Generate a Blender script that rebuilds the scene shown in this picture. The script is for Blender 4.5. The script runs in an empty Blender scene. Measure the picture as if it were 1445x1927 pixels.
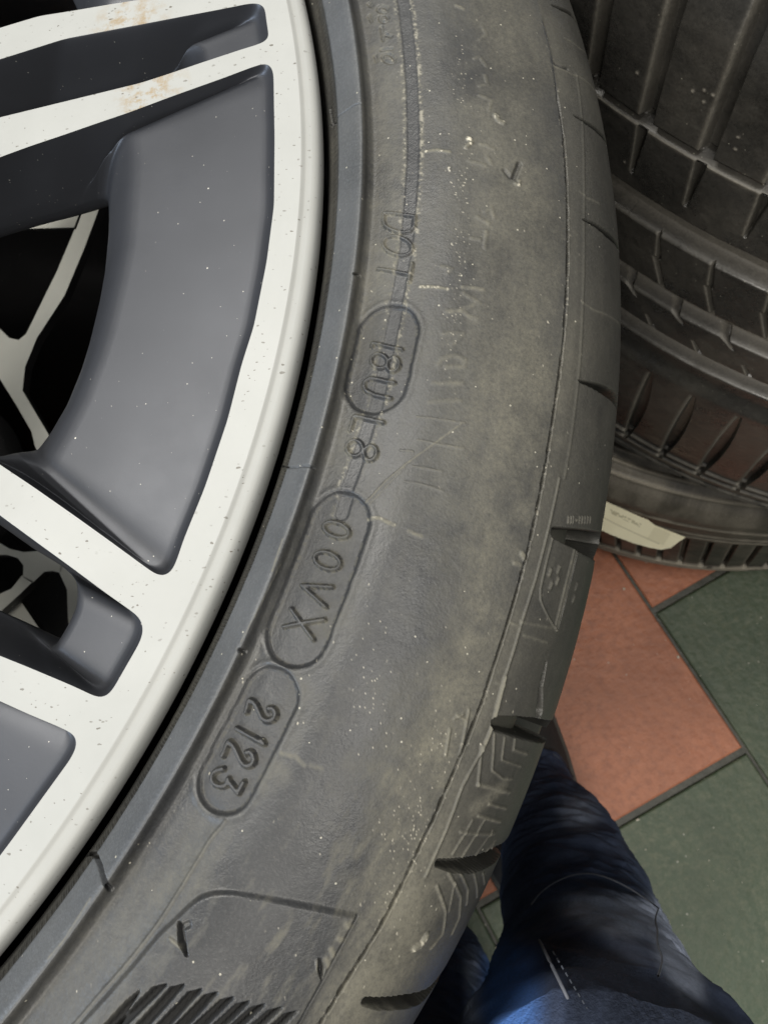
import bpy, math, random
import numpy as np
from mathutils import Matrix, Vector
from mathutils.geometry import delaunay_2d_cdt
random.seed(7); RNG = np.random.default_rng(11)
SC = bpy.context.scene; COL = SC.collection

# ------------------------------------------------------------------ camera, world, lamps, exposure
H = 0.60                                     # height of the wheel's face above the floor
R_ = np.array([[0.9909080674090643, 0.017623010641366427, -0.13338152585559798],
               [0.01762301064136643, 0.9658410903337161, 0.2585351382673401],
               [0.13338152585559798, -0.2585351382673401, 0.9567491577427805]])
C_ = np.array([-0.2748705900798789, 0.06996258854267835, -0.21201098423320033])
FPX = 1446.84; CX, CY = 722.5, 963.5
CAMW = (-C_) @ R_
CAM = CAMW + np.array([0, 0, H])
cd = bpy.data.cameras.new('camera'); cam = bpy.data.objects.new('camera', cd); COL.objects.link(cam)
M4 = Matrix([list(r) for r in R_.T]).to_4x4(); M4.translation = Vector(CAM); cam.matrix_world = M4
cd.sensor_fit = 'VERTICAL'; cd.sensor_height = 36; cd.sensor_width = 36
cd.lens = 36 * FPX / 1927; cd.clip_start = 0.01; cd.clip_end = 60
cd.dof.use_dof = True; cd.dof.focus_distance = 0.17; cd.dof.aperture_fstop = 42
SC.camera = cam
W = bpy.data.worlds.new("World"); SC.world = W; W.use_nodes = True
W.node_tree.nodes['Background'].inputs[0].default_value = (0.90, 0.94, 1.0, 1)
W.node_tree.nodes['Background'].inputs[1].default_value = 0.17
def area(name, loc, target, size, sizey, power, color):
    l = bpy.data.lights.new(name, 'AREA'); l.shape = 'RECTANGLE'; l.size = size; l.size_y = sizey
    l.energy = power; l.color = color
    o = bpy.data.objects.new(name, l); COL.objects.link(o); o.location = loc
    o.rotation_euler = (Vector(target) - Vector(loc)).to_track_quat('-Z', 'Y').to_euler()
    return o
area('ceiling_lamp', (-0.70, 0.75, 2.9), (0.2, 0.0, H), 1.9, 0.5, 62, (1.0, 0.965, 0.89))
area('ceiling_tube_lamp', (0.9, -0.55, 2.9), (0.3, 0.0, H), 0.35, 1.7, 34, (1.0, 0.96, 0.88))
area('tread_fill_light', (-0.4, -2.0, 2.5), (0.5, 0.2, 0.4), 1.6, 0.25, 44, (1.0, 0.95, 0.87))  # fill light added to brighten the treads of the stacked tyres
area('window_light', (-2.1, -0.8, 1.7), (0.2, -0.1, H), 0.9, 1.1, 34, (0.70, 0.83, 1.0))
SC.view_settings.view_transform = 'Standard'; SC.view_settings.look = 'None'
SC.view_settings.exposure = 0; SC.view_settings.gamma = 1

# ------------------------------------------------------------------ geometry of the view: where a traced point lies on a surface
def ray(pts):
    p = np.asarray(pts, float).reshape(-1, 2)
    d = np.stack([(p[:, 0] - CX) / FPX, -(p[:, 1] - CY) / FPX, -np.ones(len(p))], 1)
    return d @ R_
def at(pts, z):                              # points of the plane at height z (wheel face = 0)
    d = ray(pts); t = (z - CAMW[2]) / d[:, 2]
    return (CAMW + d * t[:, None])[:, :2]
def on_cyl(pts, c, R, z0, z1, n=500):        # points of an upright cylinder
    out = []
    zz = np.linspace(z1, z0, n)
    for q in pts:
        d = ray([q])[0]; t = (zz - CAMW[2]) / d[2]
        X = CAMW + d * t[:, None]; r = np.hypot(X[:, 0] - c[0], X[:, 1] - c[1])
        i = np.where(r < R)[0]; i = i[0] if len(i) else int(np.argmin(r))
        out.append((math.atan2(X[i, 1] - c[1], X[i, 0] - c[0]), zz[i]))
    return np.array(out)
def sst(x):
    x = np.clip(x, 0, 1); return x * x * (3 - 2 * x)
def vnoise(x, y, f, octv=3, seed=0):
    rs = np.random.default_rng(seed); o = np.zeros_like(x, dtype=float); a = 1.0; tot = 0
    for k in range(octv):
        g = rs.random((257, 257)); X = x * f; Y = y * f
        xi = np.floor(X).astype(int); yi = np.floor(Y).astype(int); fx = sst(X - xi); fy = sst(Y - yi)
        x0 = xi % 256; y0 = yi % 256
        o += a * ((g[x0, y0] * (1 - fx) + g[x0 + 1, y0] * fx) * (1 - fy) + (g[x0, y0 + 1] * (1 - fx) + g[x0 + 1, y0 + 1] * fx) * fy)
        tot += a; a *= .55; f *= 2.1
    return o / tot

# ------------------------------------------------------------------ object helpers
def tag(o, label=None, cat=None, group=None, kind=None):
    if label: o['label'] = label
    if cat: o['category'] = cat
    if group: o['group'] = group
    if kind: o['kind'] = kind
    return o
def empty(name, loc, label, cat, group=None):
    o = bpy.data.objects.new(name, None); COL.objects.link(o); o.location = loc; o.empty_display_size = .05
    return tag(o, label, cat, group)
def mesh(name, V, F, mat, parent=None, smooth=True, normals=None, attrs=None):
    V = np.ascontiguousarray(V, dtype=np.float32); me = bpy.data.meshes.new(name)
    if isinstance(F, np.ndarray):
        k = F.shape[1]; me.vertices.add(len(V)); me.vertices.foreach_set('co', V.ravel())
        me.loops.add(F.size); me.loops.foreach_set('vertex_index', np.ascontiguousarray(F, dtype=np.int32).ravel())
        me.polygons.add(len(F)); me.polygons.foreach_set('loop_start', np.arange(0, F.size, k, dtype=np.int32))
        me.polygons.foreach_set('loop_total', np.full(len(F), k, dtype=np.int32)); me.update(calc_edges=True)
    else:
        me.from_pydata([tuple(map(float, v)) for v in V], [], F); me.update()
    if smooth: me.polygons.foreach_set('use_smooth', np.ones(len(me.polygons), dtype=bool))
    for k, a in (attrs or {}).items():
        at_ = me.attributes.new(k, 'FLOAT', 'POINT'); at_.data.foreach_set('value', np.ascontiguousarray(a, dtype=np.float32))
    if normals is not None: me.normals_split_custom_set_from_vertices(np.ascontiguousarray(normals, dtype=np.float32))
    if mat: me.materials.append(mat)
    o = bpy.data.objects.new(name, me); COL.objects.link(o)
    if parent: o.parent = parent
    return o
def grid_faces(n, m, closed=False):
    i = np.arange(n - 1)[:, None]; j = np.arange(m if closed else m - 1)[None, :]; j2 = (j + 1) % m
    return np.stack([(i * m + j), (i * m + j2), ((i + 1) * m + j2), ((i + 1) * m + j)], -1).reshape(-1, 4)
def subset(V, F, mask):                      # pick faces, compact the vertices
    f = F[mask]; u, inv = np.unique(f.ravel(), return_inverse=True)
    return u, inv.reshape(f.shape)
def grid_normals(P):
    a = np.gradient(P, axis=0); b = np.gradient(P, axis=1); n = np.cross(a, b)
    n /= np.linalg.norm(n, axis=2, keepdims=True) + 1e-12
    return n

# ------------------------------------------------------------------ materials
class NT:
    def __init__(s, name):
        s.m = bpy.data.materials.new(name); s.m.use_nodes = True; s.t = s.m.node_tree
        s.b = s.t.nodes['Principled BSDF']; s.co = s.n('ShaderNodeTexCoord').outputs['Object']
    def n(s, kind, **kw):
        x = s.t.nodes.new(kind)
        for k, v in kw.items(): setattr(x, k, v)
        return x
    def l(s, a, b): s.t.links.new(a, b)
    def noise(s, scale, detail=4, rough=.55, vec=None):
        x = s.n('ShaderNodeTexNoise'); x.inputs['Scale'].default_value = scale; x.inputs['Detail'].default_value = detail
        x.inputs['Roughness'].default_value = rough; s.l(vec or s.co, x.inputs['Vector']); return x.outputs['Fac']
    def ramp(s, f, p0, p1, c0=(0, 0, 0), c1=(1, 1, 1)):
        x = s.n('ShaderNodeValToRGB'); e = x.color_ramp.elements
        e[0].position = p0; e[1].position = p1; e[0].color = (*c0, 1); e[1].color = (*c1, 1)
        s.l(f, x.inputs['Fac']); return x.outputs['Color']
    def mix(s, f, a, b):
        x = s.n('ShaderNodeMix', data_type='RGBA')
        if isinstance(f, (int, float)): x.inputs[0].default_value = f
        else: s.l(f, x.inputs[0])
        for i, v in ((6, a), (7, b)):
            if isinstance(v, tuple): x.inputs[i].default_value = (*v, 1)
            else: s.l(v, x.inputs[i])
        return x.outputs[2]
    def math(s, op, a, b=0.0, c=None):
        x = s.n('ShaderNodeMath', operation=op)
        for i, v in enumerate((a, b) if c is None else (a, b, c)):
            if isinstance(v, (int, float)): x.inputs[i].default_value = v
            else: s.l(v, x.inputs[i])
        return x.outputs[0]
    def attr(s, name): return s.n('ShaderNodeAttribute', attribute_name=name).outputs['Fac']
    def vor(s, scale, vec=None, feature='F1'):
        x = s.n('ShaderNodeTexVoronoi'); x.inputs['Scale'].default_value = scale; s.l(vec or s.co, x.inputs['Vector']); return x
    def bump(s, h, strength, dist):
        x = s.n('ShaderNodeBump'); x.inputs['Strength'].default_value = strength; x.inputs['Distance'].default_value = dist
        s.l(h, x.inputs['Height']); s.l(x.outputs['Normal'], s.b.inputs['Normal'])
    def set(s, **kw):
        for k, v in kw.items():
            k = k.replace('_', ' ')
            if isinstance(v, (int, float)): s.b.inputs[k].default_value = v
            elif isinstance(v, tuple): s.b.inputs[k].default_value = (*v, 1)
            else: s.l(v, s.b.inputs[k])
        return s.m

def rubber(name, c0, c1, dustc=(.150, .142, .112), r0=.36, r1=.75, grain=1800, use_attr=True, spec=.5):
    t = NT(name)
    base = t.mix(t.ramp(t.noise(38, 6, .6), .35, .68), c0, c1)
    base = t.mix(t.math('MULTIPLY', t.ramp(t.noise(grain, 2), .45, .8), .35), base, tuple(x * 1.7 for x in c1))
    rough = t.math('ADD', t.math('MULTIPLY', t.noise(60, 4), .25), r0 - .1)
    if use_attr:
        d = t.attr('dust'); sp = t.attr('speck')
        n2 = t.math('MULTIPLY_ADD', t.noise(1100, 5, .8), 2.4, -.2)
        dd = t.math('MINIMUM', t.math('MULTIPLY', d, n2), 1.0)
        base = t.mix(dd, base, dustc)
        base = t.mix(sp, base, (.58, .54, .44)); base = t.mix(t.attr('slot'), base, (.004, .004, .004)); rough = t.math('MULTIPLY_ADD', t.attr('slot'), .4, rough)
        rough = t.math('MULTIPLY_ADD', dd, r1 - r0, rough)
    # tiny pale crumbs
    v = t.vor(420); w = t.math('LESS_THAN', v.outputs['Distance'], .09)
    pick = t.math('GREATER_THAN', t.n('ShaderNodeSeparateColor').outputs[0], 0)
    sc = t.n('ShaderNodeSeparateColor'); t.l(v.outputs['Color'], sc.inputs[0])
    m = t.math('MULTIPLY', w, t.math('GREATER_THAN', sc.outputs[0], .80))
    base = t.mix(t.math('MULTIPLY', m, .8), base, (.42, .40, .33))
    hgt = t.math('ADD', t.noise(grain, 3, .6), t.math('MULTIPLY', t.noise(350, 4, .6), 1.2))
    t.bump(hgt, .35, .00022)
    return t.set(Base_Color=base, Roughness=rough, Specular_IOR_Level=spec)

M = {}
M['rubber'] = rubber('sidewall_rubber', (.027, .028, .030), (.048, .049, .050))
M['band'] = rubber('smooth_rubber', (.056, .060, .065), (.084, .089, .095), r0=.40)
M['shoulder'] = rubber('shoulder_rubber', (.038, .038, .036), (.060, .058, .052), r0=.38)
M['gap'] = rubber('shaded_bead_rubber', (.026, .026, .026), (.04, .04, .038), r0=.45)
M['tread'] = rubber('tread_rubber', (.015, .015, .0148), (.034, .033, .031), dustc=(.19, .175, .145), r0=.20, spec=.75, grain=900)
M['tread_low'] = rubber('worn_tread_rubber', (.018, .016, .014), (.045, .040, .032), dustc=(.30, .27, .215), r0=.36, grain=900)

def machined():
    t = NT('machined_aluminium')
    base = t.mix(t.ramp(t.noise(30, 5, .6), .3, .75), (.395, .402, .388), (.34, .347, .333))
    mp = t.n('ShaderNodeMapping'); mp.inputs['Scale'].default_value = (1, 1.7, 1); mp.inputs['Rotation'].default_value = (0, 0, .6)
    t.l(t.co, mp.inputs[0])
    nz = t.n('ShaderNodeTexNoise'); nz.inputs['Scale'].default_value = 500; t.l(mp.outputs[0], nz.inputs['Vector'])
    mx = t.n('ShaderNodeMix', data_type='VECTOR'); mx.inputs[0].default_value = .0016
    t.l(mp.outputs[0], mx.inputs[4]); t.l(nz.outputs['Color'], mx.inputs[5])
    for sc_, th, keep, amt in ((430, .15, .62, 1.0), (800, .20, .80, .8)):
        v = t.vor(sc_, mx.outputs[1]); s2 = t.n('ShaderNodeSeparateColor'); t.l(v.outputs['Color'], s2.inputs[0])
        clump = t.ramp(t.noise(70, 3), .36, .54)
        m = t.math('MULTIPLY', t.math('LESS_THAN', v.outputs['Distance'], t.math('MULTIPLY', s2.outputs[1], th * 1.5)), t.math('GREATER_THAN', s2.outputs[0], keep))
        m = t.math('MULTIPLY', m, t.math('MULTIPLY', clump, amt))
        base = t.mix(m, base, (.13, .12, .10))
    # two brown stains on the upper beams
    for (px, rad) in (((285, 172), .011), ((245, 45), .012), ((268, 205), .007)):
        x, y = at([px], 0)[0]
        cmb = t.n('ShaderNodeVectorMath', operation='DISTANCE'); t.l(t.co, cmb.inputs[0]); cmb.inputs[1].default_value = (x, y, 0)
        g = t.math('SUBTRACT', 1.0, t.math('DIVIDE', cmb.outputs['Value'], rad))
        g = t.math('MAXIMUM', g, 0)
        n1 = t.ramp(t.noise(260, 6, .7), .47, .72)
        base = t.mix(t.math('MINIMUM', t.math('MULTIPLY', t.math('MULTIPLY', g, n1), 2.2), .8), base, (.30, .22, .12))
    t.bump(t.noise(2400, 2), .12, .00008)
    return t.set(Base_Color=base, Roughness=.5, Metallic=.0, Specular_IOR_Level=.6)
M['machined'] = machined()
def paint(name, c, met=.48, rough=.39):
    t = NT(name)
    base = t.mix(t.ramp(t.noise(25, 4), .3, .7), c, tuple(x * 1.18 for x in c))
    for sc_, keep in ((640, .94), (950, .88)):
        v = t.vor(sc_); s2 = t.n('ShaderNodeSeparateColor'); t.l(v.outputs['Color'], s2.inputs[0])
        m = t.math('MULTIPLY', t.math('LESS_THAN', v.outputs['Distance'], t.math('MULTIPLY', s2.outputs[1], .13)), t.math('GREATER_THAN', s2.outputs[0], keep))
        base = t.mix(t.math('MULTIPLY', m, .8), base, (.6, .58, .52))
    rg = t.math('MULTIPLY_ADD', t.noise(80, 5, .6), .16, rough - .08)
    t.bump(t.noise(1500, 3), .10, .0001)
    return t.set(Base_Color=base, Roughness=rg, Metallic=met)
M['paint'] = paint('satin_grey_paint', (.050, .053, .061))
M['paint_dark'] = paint('dark_grey_paint', (.02, .021, .024), .3, .4)
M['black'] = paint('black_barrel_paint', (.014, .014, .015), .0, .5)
M['silver'] = paint('silver_paint', (.42, .42, .38), .25, .45)
M['dark_slot'] = rubber('black_rubber', (.006, .006, .006), (.012, .012, .011), r0=.5, use_attr=False)

def tile(name, c0, c1, c2):
    t = NT(name)
    b = t.mix(t.ramp(t.noise(22, 6, .65), .35, .68), c0, c1)
    b = t.mix(t.math('MULTIPLY', t.ramp(t.noise(140, 6, .75), .46, .66), .75), b, c2)
    b = t.mix(t.math('MULTIPLY', t.ramp(t.noise(9, 6, .7), .42, .68), .75), b, tuple(x * .72 for x in c0))
    v = t.vor(120); s2 = t.n('ShaderNodeSeparateColor'); t.l(v.outputs['Color'], s2.inputs[0])
    m = t.math('MULTIPLY', t.math('LESS_THAN', v.outputs['Distance'], .1), t.math('GREATER_THAN', s2.outputs[0], .9))
    b = t.mix(t.math('MULTIPLY', t.ramp(t.noise(420, 4, .8), .60, .78), .6), b, tuple(x * .45 for x in c0)); b = t.mix(t.math('MULTIPLY', m, .5), b, (.5, .48, .42))
    t.bump(t.math('ADD', t.noise(160, 6, .65), t.math('MULTIPLY', t.noise(40, 3), 1.5)), .5, .0012)
    return t.set(Base_Color=b, Roughness=.5)
M['red_tile'] = tile('red_quarry_tile', (.38, .138, .070), (.46, .18, .095), (.25, .092, .052))
M['green_tile'] = tile('green_quarry_tile', (.044, .070, .038), (.066, .090, .050), (.12, .13, .08))
M['mortar'] = tile('grey_mortar', (.040, .042, .032), (.060, .060, .046), (.09, .088, .068))
def denim():
    t = NT('dark_denim')
    fade = t.attr('fade'); blue = t.attr('blue')
    wv = t.noise(900, 3, .7)
    b = t.mix(t.ramp(t.noise(45, 5, .65), .3, .7), (.028, .040, .078), (.085, .11, .185))
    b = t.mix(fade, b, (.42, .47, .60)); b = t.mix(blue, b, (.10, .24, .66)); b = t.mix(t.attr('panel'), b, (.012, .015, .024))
    b = t.mix(t.math('MULTIPLY', t.ramp(wv, .4, .7), .35), b, (.055, .07, .11))
    t.bump(t.math('ADD', wv, t.noise(120, 4)), .5, .0009)
    return t.set(Base_Color=b, Roughness=.85, Specular_IOR_Level=.2)
M['denim'] = denim()
M['dark_flap'] = denim(); M['dark_flap'].name = 'dark_pocket_denim'
for n_ in M['dark_flap'].node_tree.nodes:
    if n_.type == 'VALTORGB': n_.color_ramp.elements[0].position = .62; n_.color_ramp.elements[1].position = 1.0
def plain(name, c, rough=.8, sc=200):
    t = NT(name); b = t.mix(t.ramp(t.noise(sc, 5), .3, .7), c, tuple(x * .7 for x in c)); t.bump(t.noise(sc * 2, 3), .3, .0005)
    return t.set(Base_Color=b, Roughness=rough)
M['stitch'] = plain('dark_stitch', (.035, .042, .06)); M['thread'] = plain('grey_thread', (.13, .14, .17)); M['black_cloth'] = plain('black_cloth', (.004, .0045, .007), .95)
M['shoe'] = plain('dark_suede', (.030, .028, .028), .8); M['sole'] = plain('grey_rubber_sole', (.10, .10, .09), .6)
M['grit'] = plain('pale_grit', (.75, .70, .58))

# ------------------------------------------------------------------ floor of red and green tiles
floor = mesh('floor', [(-4, -4, .0018), (4, -4, .0018), (4, 4, .0018), (-4, 4, .0018)], np.array([[0, 1, 2, 3]]), M['mortar'], None, False)
tag(floor, kind='structure')
eA = at([(1165, 1060), (1400, 1410)], -H); dA = (eA[1] - eA[0]); dA /= np.linalg.norm(dA)     # joint direction, away from stack
dB = np.array([dA[1], -dA[0]]);  P0 = eA[1]                     # the corner of the red tile
if np.dot(dB, at([(905, 1717)], -H)[0] - P0) < 0: dB = -dB
WB, WA = .2735, .2815
def tile_mesh(w, l):
    b = .0018; t = .0045; V = []
    for (ins, z) in ((0, -.006), (0, t - b * .9), (b * .35, t - b * .3), (b, t)):
        for sx, sy in ((-1, -1), (1, -1), (1, 1), (-1, 1)): V.append((sx * (w / 2 - ins), sy * (l / 2 - ins), z - .0045))
    F = [(8 + 4 + 0, 13, 14, 15)]
    for k in range(3):
        for i in range(4): F.append((4 * k + i, 4 * k + (i + 1) % 4, 4 * k + 4 + (i + 1) % 4, 4 * k + 4 + i))
    me = bpy.data.meshes.new('floor_tile'); me.from_pydata(V, [], F); me.update(); return me
tm = {}
for nm in ('red_tile', 'green_tile'):
    tm[nm] = tile_mesh(WB - .0031, WA - .0060); tm[nm].materials.append(M[nm])
ang = math.atan2(dB[1], dB[0])
for col in range(-3, 5):
    for row in range(-4, 4):
        off = 0 if col % 2 == 0 else -.5
        cpt = P0 + dB * (col + .5) * WB + dA * (row + .5 + off) * WA
        if cpt[0] < -.45 or cpt[0] > 1.05 or cpt[1] < -.75 or cpt[1] > .75: continue
        # rows above the corner: red; below: green, as far as the picture shows
        red = (col == 0 and row < 0) or (col == -1 and row == -1) or (col % 2 == 0 and row < -1) or (col == 1 and row <= 0 and False)
        if col == -1: red = row <= -1
        if col == 1: red = row < 0
        o = bpy.data.objects.new('floor_tile', tm['red_tile' if red else 'green_tile']); COL.objects.link(o); o.parent = floor
        o.location = (cpt[0], cpt[1], 0.0045 + random.uniform(-.0003, .0003)); o.rotation_euler = (random.uniform(-.001, .001), random.uniform(-.001, .001), ang)

# ------------------------------------------------------------------ main wheel
wheel = empty('car_wheel', (0, 0, H), 'big grey alloy wheel with pale machined double spokes and dusty tyre stamped 2123', 'wheel')

ROT = lambda P, deg: P @ np.array([[math.cos(math.radians(deg)), math.sin(math.radians(deg))], [-math.sin(math.radians(deg)), math.cos(math.radians(deg))]])
ZW = -.022
def pol(r, deg): return (r * math.cos(math.radians(deg)), r * math.sin(math.radians(deg)))
def keyset(L):
    """outline px, window px (or polar), wall height"""
    O = []; Wn = []; h = []
    for a, b, hh in L:
        O.append(at([a], 0)[0] if a[0] > -900 else pol(a[1], a[2])); Wn.append(at([b], ZW)[0] if b[0] > -900 else pol(b[1], b[2])); h.append(hh)
    return np.array(O), np.array(Wn), np.array(h)
X9 = -999
W12 = keyset([((500, 118), (200, 374), .0025), ((511, 124), (203, 376), .0022), ((515, 138), (205, 381), .002),
              ((516, 200), (206, 410), .002), ((517, 257), (205, 445), .002), ((516, 386), (197, 530), .002), ((502, 493), (186, 592), .002),
              ((478, 614), (168, 668), .002), ((455, 686), (152, 722), .002), ((429, 789), (126, 783), .002), ((386, 917), (98, 826), .002),
              ((345, 1018), (84, 840), .0022), ((333, 1055), (80, 842), .0025), ((323, 1078), (77, 844), .003), ((308, 1086), (73, 846), .003), ((293, 1081), (68, 848), .003),
              ((200, 1013), (50, 851), .005), ((140, 970), (36, 853), .008), ((60, 914), (15, 858), .012), ((0, 874), (-12, 862), .015), ((-60, 832), (-60, 840), .018),
              ((X9, .12, -15), (X9, .122, -14), .02), ((X9, .094, -13), (X9, .097, -12), .02), ((X9, .088, -10), (X9, .091, -9.5), .02),
              ((X9, .088, -3), (X9, .091, -3), .02), ((X9, .094, 0.5), (X9, .097, 0), .02), ((X9, .125, 3), (X9, .127, 1.8), .021),
              ((-60, 318), (-60, 452), .021), ((0, 296), (0, 430), .021), ((60, 274), (60, 411), .021), ((120, 254), (115, 396), .020), ((180, 233), (150, 385), .017), ((242, 212), (172, 378), .013),
              ((330, 179), (185, 374), .008), ((420, 147), (192, 373), .005), ((470, 128), (196, 373), .003)])
P2 = keyset([((258, 1157), (161, 1094), .005), ((268, 1168), (167, 1103), .004), ((271, 1182), (170, 1117), .003), ((269, 1197), (171, 1130), .003), ((262, 1212), (169, 1144), .003),
             ((232, 1264), (155, 1176), .003), ((213, 1298), (140, 1199), .003), ((205, 1309), (136, 1205), .0032), ((194, 1315), (130, 1208), .004), ((182, 1312), (124, 1207), .005),
             ((140, 1292), (106, 1199), .010), ((100, 1275), (84, 1190), .014), ((50, 1254), (45, 1171), .018), ((0, 1234), (0, 1150), .020), ((-60, 1208), (-60, 1122), .020),
             ((X9, .14, -29.0), (X9, .141, -28.2), .02), ((X9, .122, -28), (X9, .125, -27.4), .02), ((X9, .118, -26), (X9, .121, -26), .02), ((X9, .118, -23.5), (X9, .121, -23.6), .02), ((X9, .122, -21.6), (X9, .125, -22.2), .02), ((X9, .14, -20.6), (X9, .141, -21.2), .02),
             ((-60, 925), (-60, 944), .020), ((0, 969), (0, 985), .020), ((79, 1027), (79, 1040), .019), ((130, 1064), (115, 1064), .016), ((200, 1116), (146, 1084), .010)])
def resample(K, step=.0007, it=7):
    O, Wn, h = K; Q = np.concatenate([O, Wn, h[:, None]], 1); Qc = np.vstack([Q, Q[:1]])
    d = np.r_[0, np.cumsum(np.hypot(*np.diff(Qc[:, :2], axis=0).T) + 1e-9)]
    n = int(d[-1] / step); s = np.linspace(0, d[-1], n, endpoint=False)
    R = np.stack([np.interp(s, d, Qc[:, k]) for k in range(5)], 1)
    for _ in range(it): R = .5 * R + .25 * (np.roll(R, 1, 0) + np.roll(R, -1, 0))
    return R
def pocket(name, R, mat, parent):
    O = R[:, :2]; Wn = R[:, 2:4]; h = R[:, 4]; L = np.hypot(*(Wn - O).T)
    ts = np.r_[0, .004, .01, .02, .035, .055, .08, np.linspace(.11, .7, 16), np.linspace(.73, 1, 16)]
    V = []
    for t in ts:
        d = t * L
        wall = sst(d / (h * .95 + .0005)) ** .75
        g = .16 * t + .84 * np.clip((t - .70) / .30, 0, 1) ** 1.7
        z = -(h * wall + (-ZW - h) * g)
        if t == 1: z = np.full(len(L), ZW)
        V.append(np.c_[O + (Wn - O) * t, z])
    c = Wn.mean(0)
    for k, (dz, gr) in enumerate(((-.0008, .0001), (-.002, .0004), (-.004, .0008), (-.005, .0018), (-.005, .005))):
        u = Wn - c; u /= np.linalg.norm(u, axis=1, keepdims=True)
        V.append(np.c_[Wn + u * gr, np.full(len(L), ZW + dz)])
    V = np.array(V); n, m = V.shape[:2]
    return mesh(name, V.reshape(-1, 3), grid_faces(n, m, True)[:, ::-1], mat, parent)
R2 = resample(P2); RW = resample(W12)
def rotR(R, deg, sc=1.0, c=-24.9):
    out = R.copy()
    for k in (0, 2):
        r = np.hypot(R[:, k], R[:, k + 1]); a = np.degrees(np.arctan2(R[:, k + 1], R[:, k]))
        a = np.radians(c + (a - c) * sc + deg); out[:, k] = r * np.cos(a); out[:, k + 1] = r * np.sin(a)
    return out
loops = []; sp_ang = [11.8, -24.9]
pk = [('spoke_recess', rotR(R2, 36.7, .76)), ('spoke_recess', R2), ('wheel_opening', RW), ('wheel_opening', rotR(RW, -37.7)), ('wheel_opening', rotR(RW, 35.8))]
for j in range(1, 9):
    pk.append(('spoke_recess', rotR(R2[::2], -36.4 * j + (.4 * j if j > 4 else 0)))); sp_ang.append(-24.9 - 36 * j)
for j in range(2, 9): pk.append(('wheel_opening', rotR(RW[::2], -1.2 - 36 * j)))
for nm, R in pk:
    pocket(nm, R, M['paint'], wheel); loops.append(R[:, :2])
# flat machined face between the pockets
ro = .2578; nO = 900
a = np.linspace(0, 2 * np.pi, nO, endpoint=False)
outer = np.c_[ro * np.cos(a), ro * np.sin(a)]; a2 = np.linspace(0, 2 * np.pi, 120, endpoint=False); inner = np.c_[.036 * np.cos(a2), .036 * np.sin(a2)]
allv = []; edges = []; own = []
for k, L in enumerate([outer, inner] + loops):
    b = len(allv); n = len(L); allv += [Vector(p) for p in L]; edges += [(b + i, b + (i + 1) % n) for i in range(n)]
vo, eo, fo, ov, oe, of = delaunay_2d_cdt(allv, edges, [], 0, 1e-7)
VO = np.array([(v.x, v.y, 0) for v in vo]); T = np.array([f for f in fo if len(f) == 3]); cen = VO[T].mean(1)[:, :2]
def inside(P, poly):
    x, y = P[:, 0], P[:, 1]; c = np.zeros(len(P), bool); px, py = poly[:, 0], poly[:, 1]
    qx, qy = np.roll(px, -1), np.roll(py, -1)
    for i in range(len(poly)):
        if py[i] == qy[i]: continue
        k = (py[i] > y) != (qy[i] > y)
        c ^= k & (x < (qx[i] - px[i]) * (y - py[i]) / (qy[i] - py[i]) + px[i])
    return c
keep = (np.hypot(*cen.T) < ro) & (np.hypot(*cen.T) > .036)
for L in loops:
    bb = (cen > L.min(0) - 1e-4).all(1) & (cen < L.max(0) + 1e-4).all(1); idx = np.where(bb & keep)[0]
    ins = inside(cen[idx], L); keep[idx[ins]] = False
T = T[keep]; cen = cen[keep]; rr = np.hypot(*cen.T); aa = np.degrees(np.arctan2(cen[:, 1], cen[:, 0]))
# wind every triangle upwards
v0, v1, v2 = VO[T[:, 0]], VO[T[:, 1]], VO[T[:, 2]]
fl = ((v1 - v0)[:, 0] * (v2 - v0)[:, 1] - (v1 - v0)[:, 1] * (v2 - v0)[:, 0]) < 0; T[fl] = T[fl][:, ::-1]
def face_part(name, mask):
    if mask.any():
        u, f = subset(VO, T, mask); mesh(name, VO[u], f, M['machined'], wheel, False)
face_part('outer_ring', rr > .2512); face_part('hub', rr < .088)
for s in sp_ang:
    da = np.abs((aa - s + 180) % 360 - 180); face_part('spoke', (rr <= .2512) & (rr >= .088) & (da <= 18.6) & ((da < 17.4)))
def revolve(name, prof, n, mat, parent, a0=0, a1=360, loc=(0, 0)):
    prof = np.array(prof); cl = abs(a1 - a0) >= 360; th = np.radians(np.linspace(a0, a1, n, endpoint=not cl))
    V = np.stack([prof[:, None, 0] * np.cos(th) + loc[0], prof[:, None, 0] * np.sin(th) + loc[1], np.repeat(prof[:, None, 1], n, 1)], -1)
    return mesh(name, V.reshape(-1, 3), grid_faces(len(prof), n, cl)[:, ::-1], mat, parent)
lip = [(ro, 0), (.25815, -.00012), (.2585, -.00045), (.2590, -.0006), (.2600, -.0007), (.2608, -.0009), (.2615, -.00135), (.2620, -.0022), (.2622, -.0034), (.2620, -.006), (.2610, -.0085), (.259, -.010)]
revolve('rim_lip', lip, 900, M['machined'], wheel)
revolve('rim_barrel', [(.259, -.010), (.258, -.016), (.250, -.020), (.2505, -.03), (.245, -.045), (.238, -.06), (.236, -.16), (.248, -.185), (.258, -.2), (.262, -.207)], 256, M['black'], wheel)
revolve('centre_cap', [(.0, -.002), (.02, -.002), (.030, -.003), (.034, -.005), (.036, -.010), (.036, -.03)][::-1], 96, M['paint_dark'], wheel)
revolve('hub_flange', [(.09, -.024), (.088, -.05), (.05, -.06), (0.001, -.06)], 96, M['black'], wheel)

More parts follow.
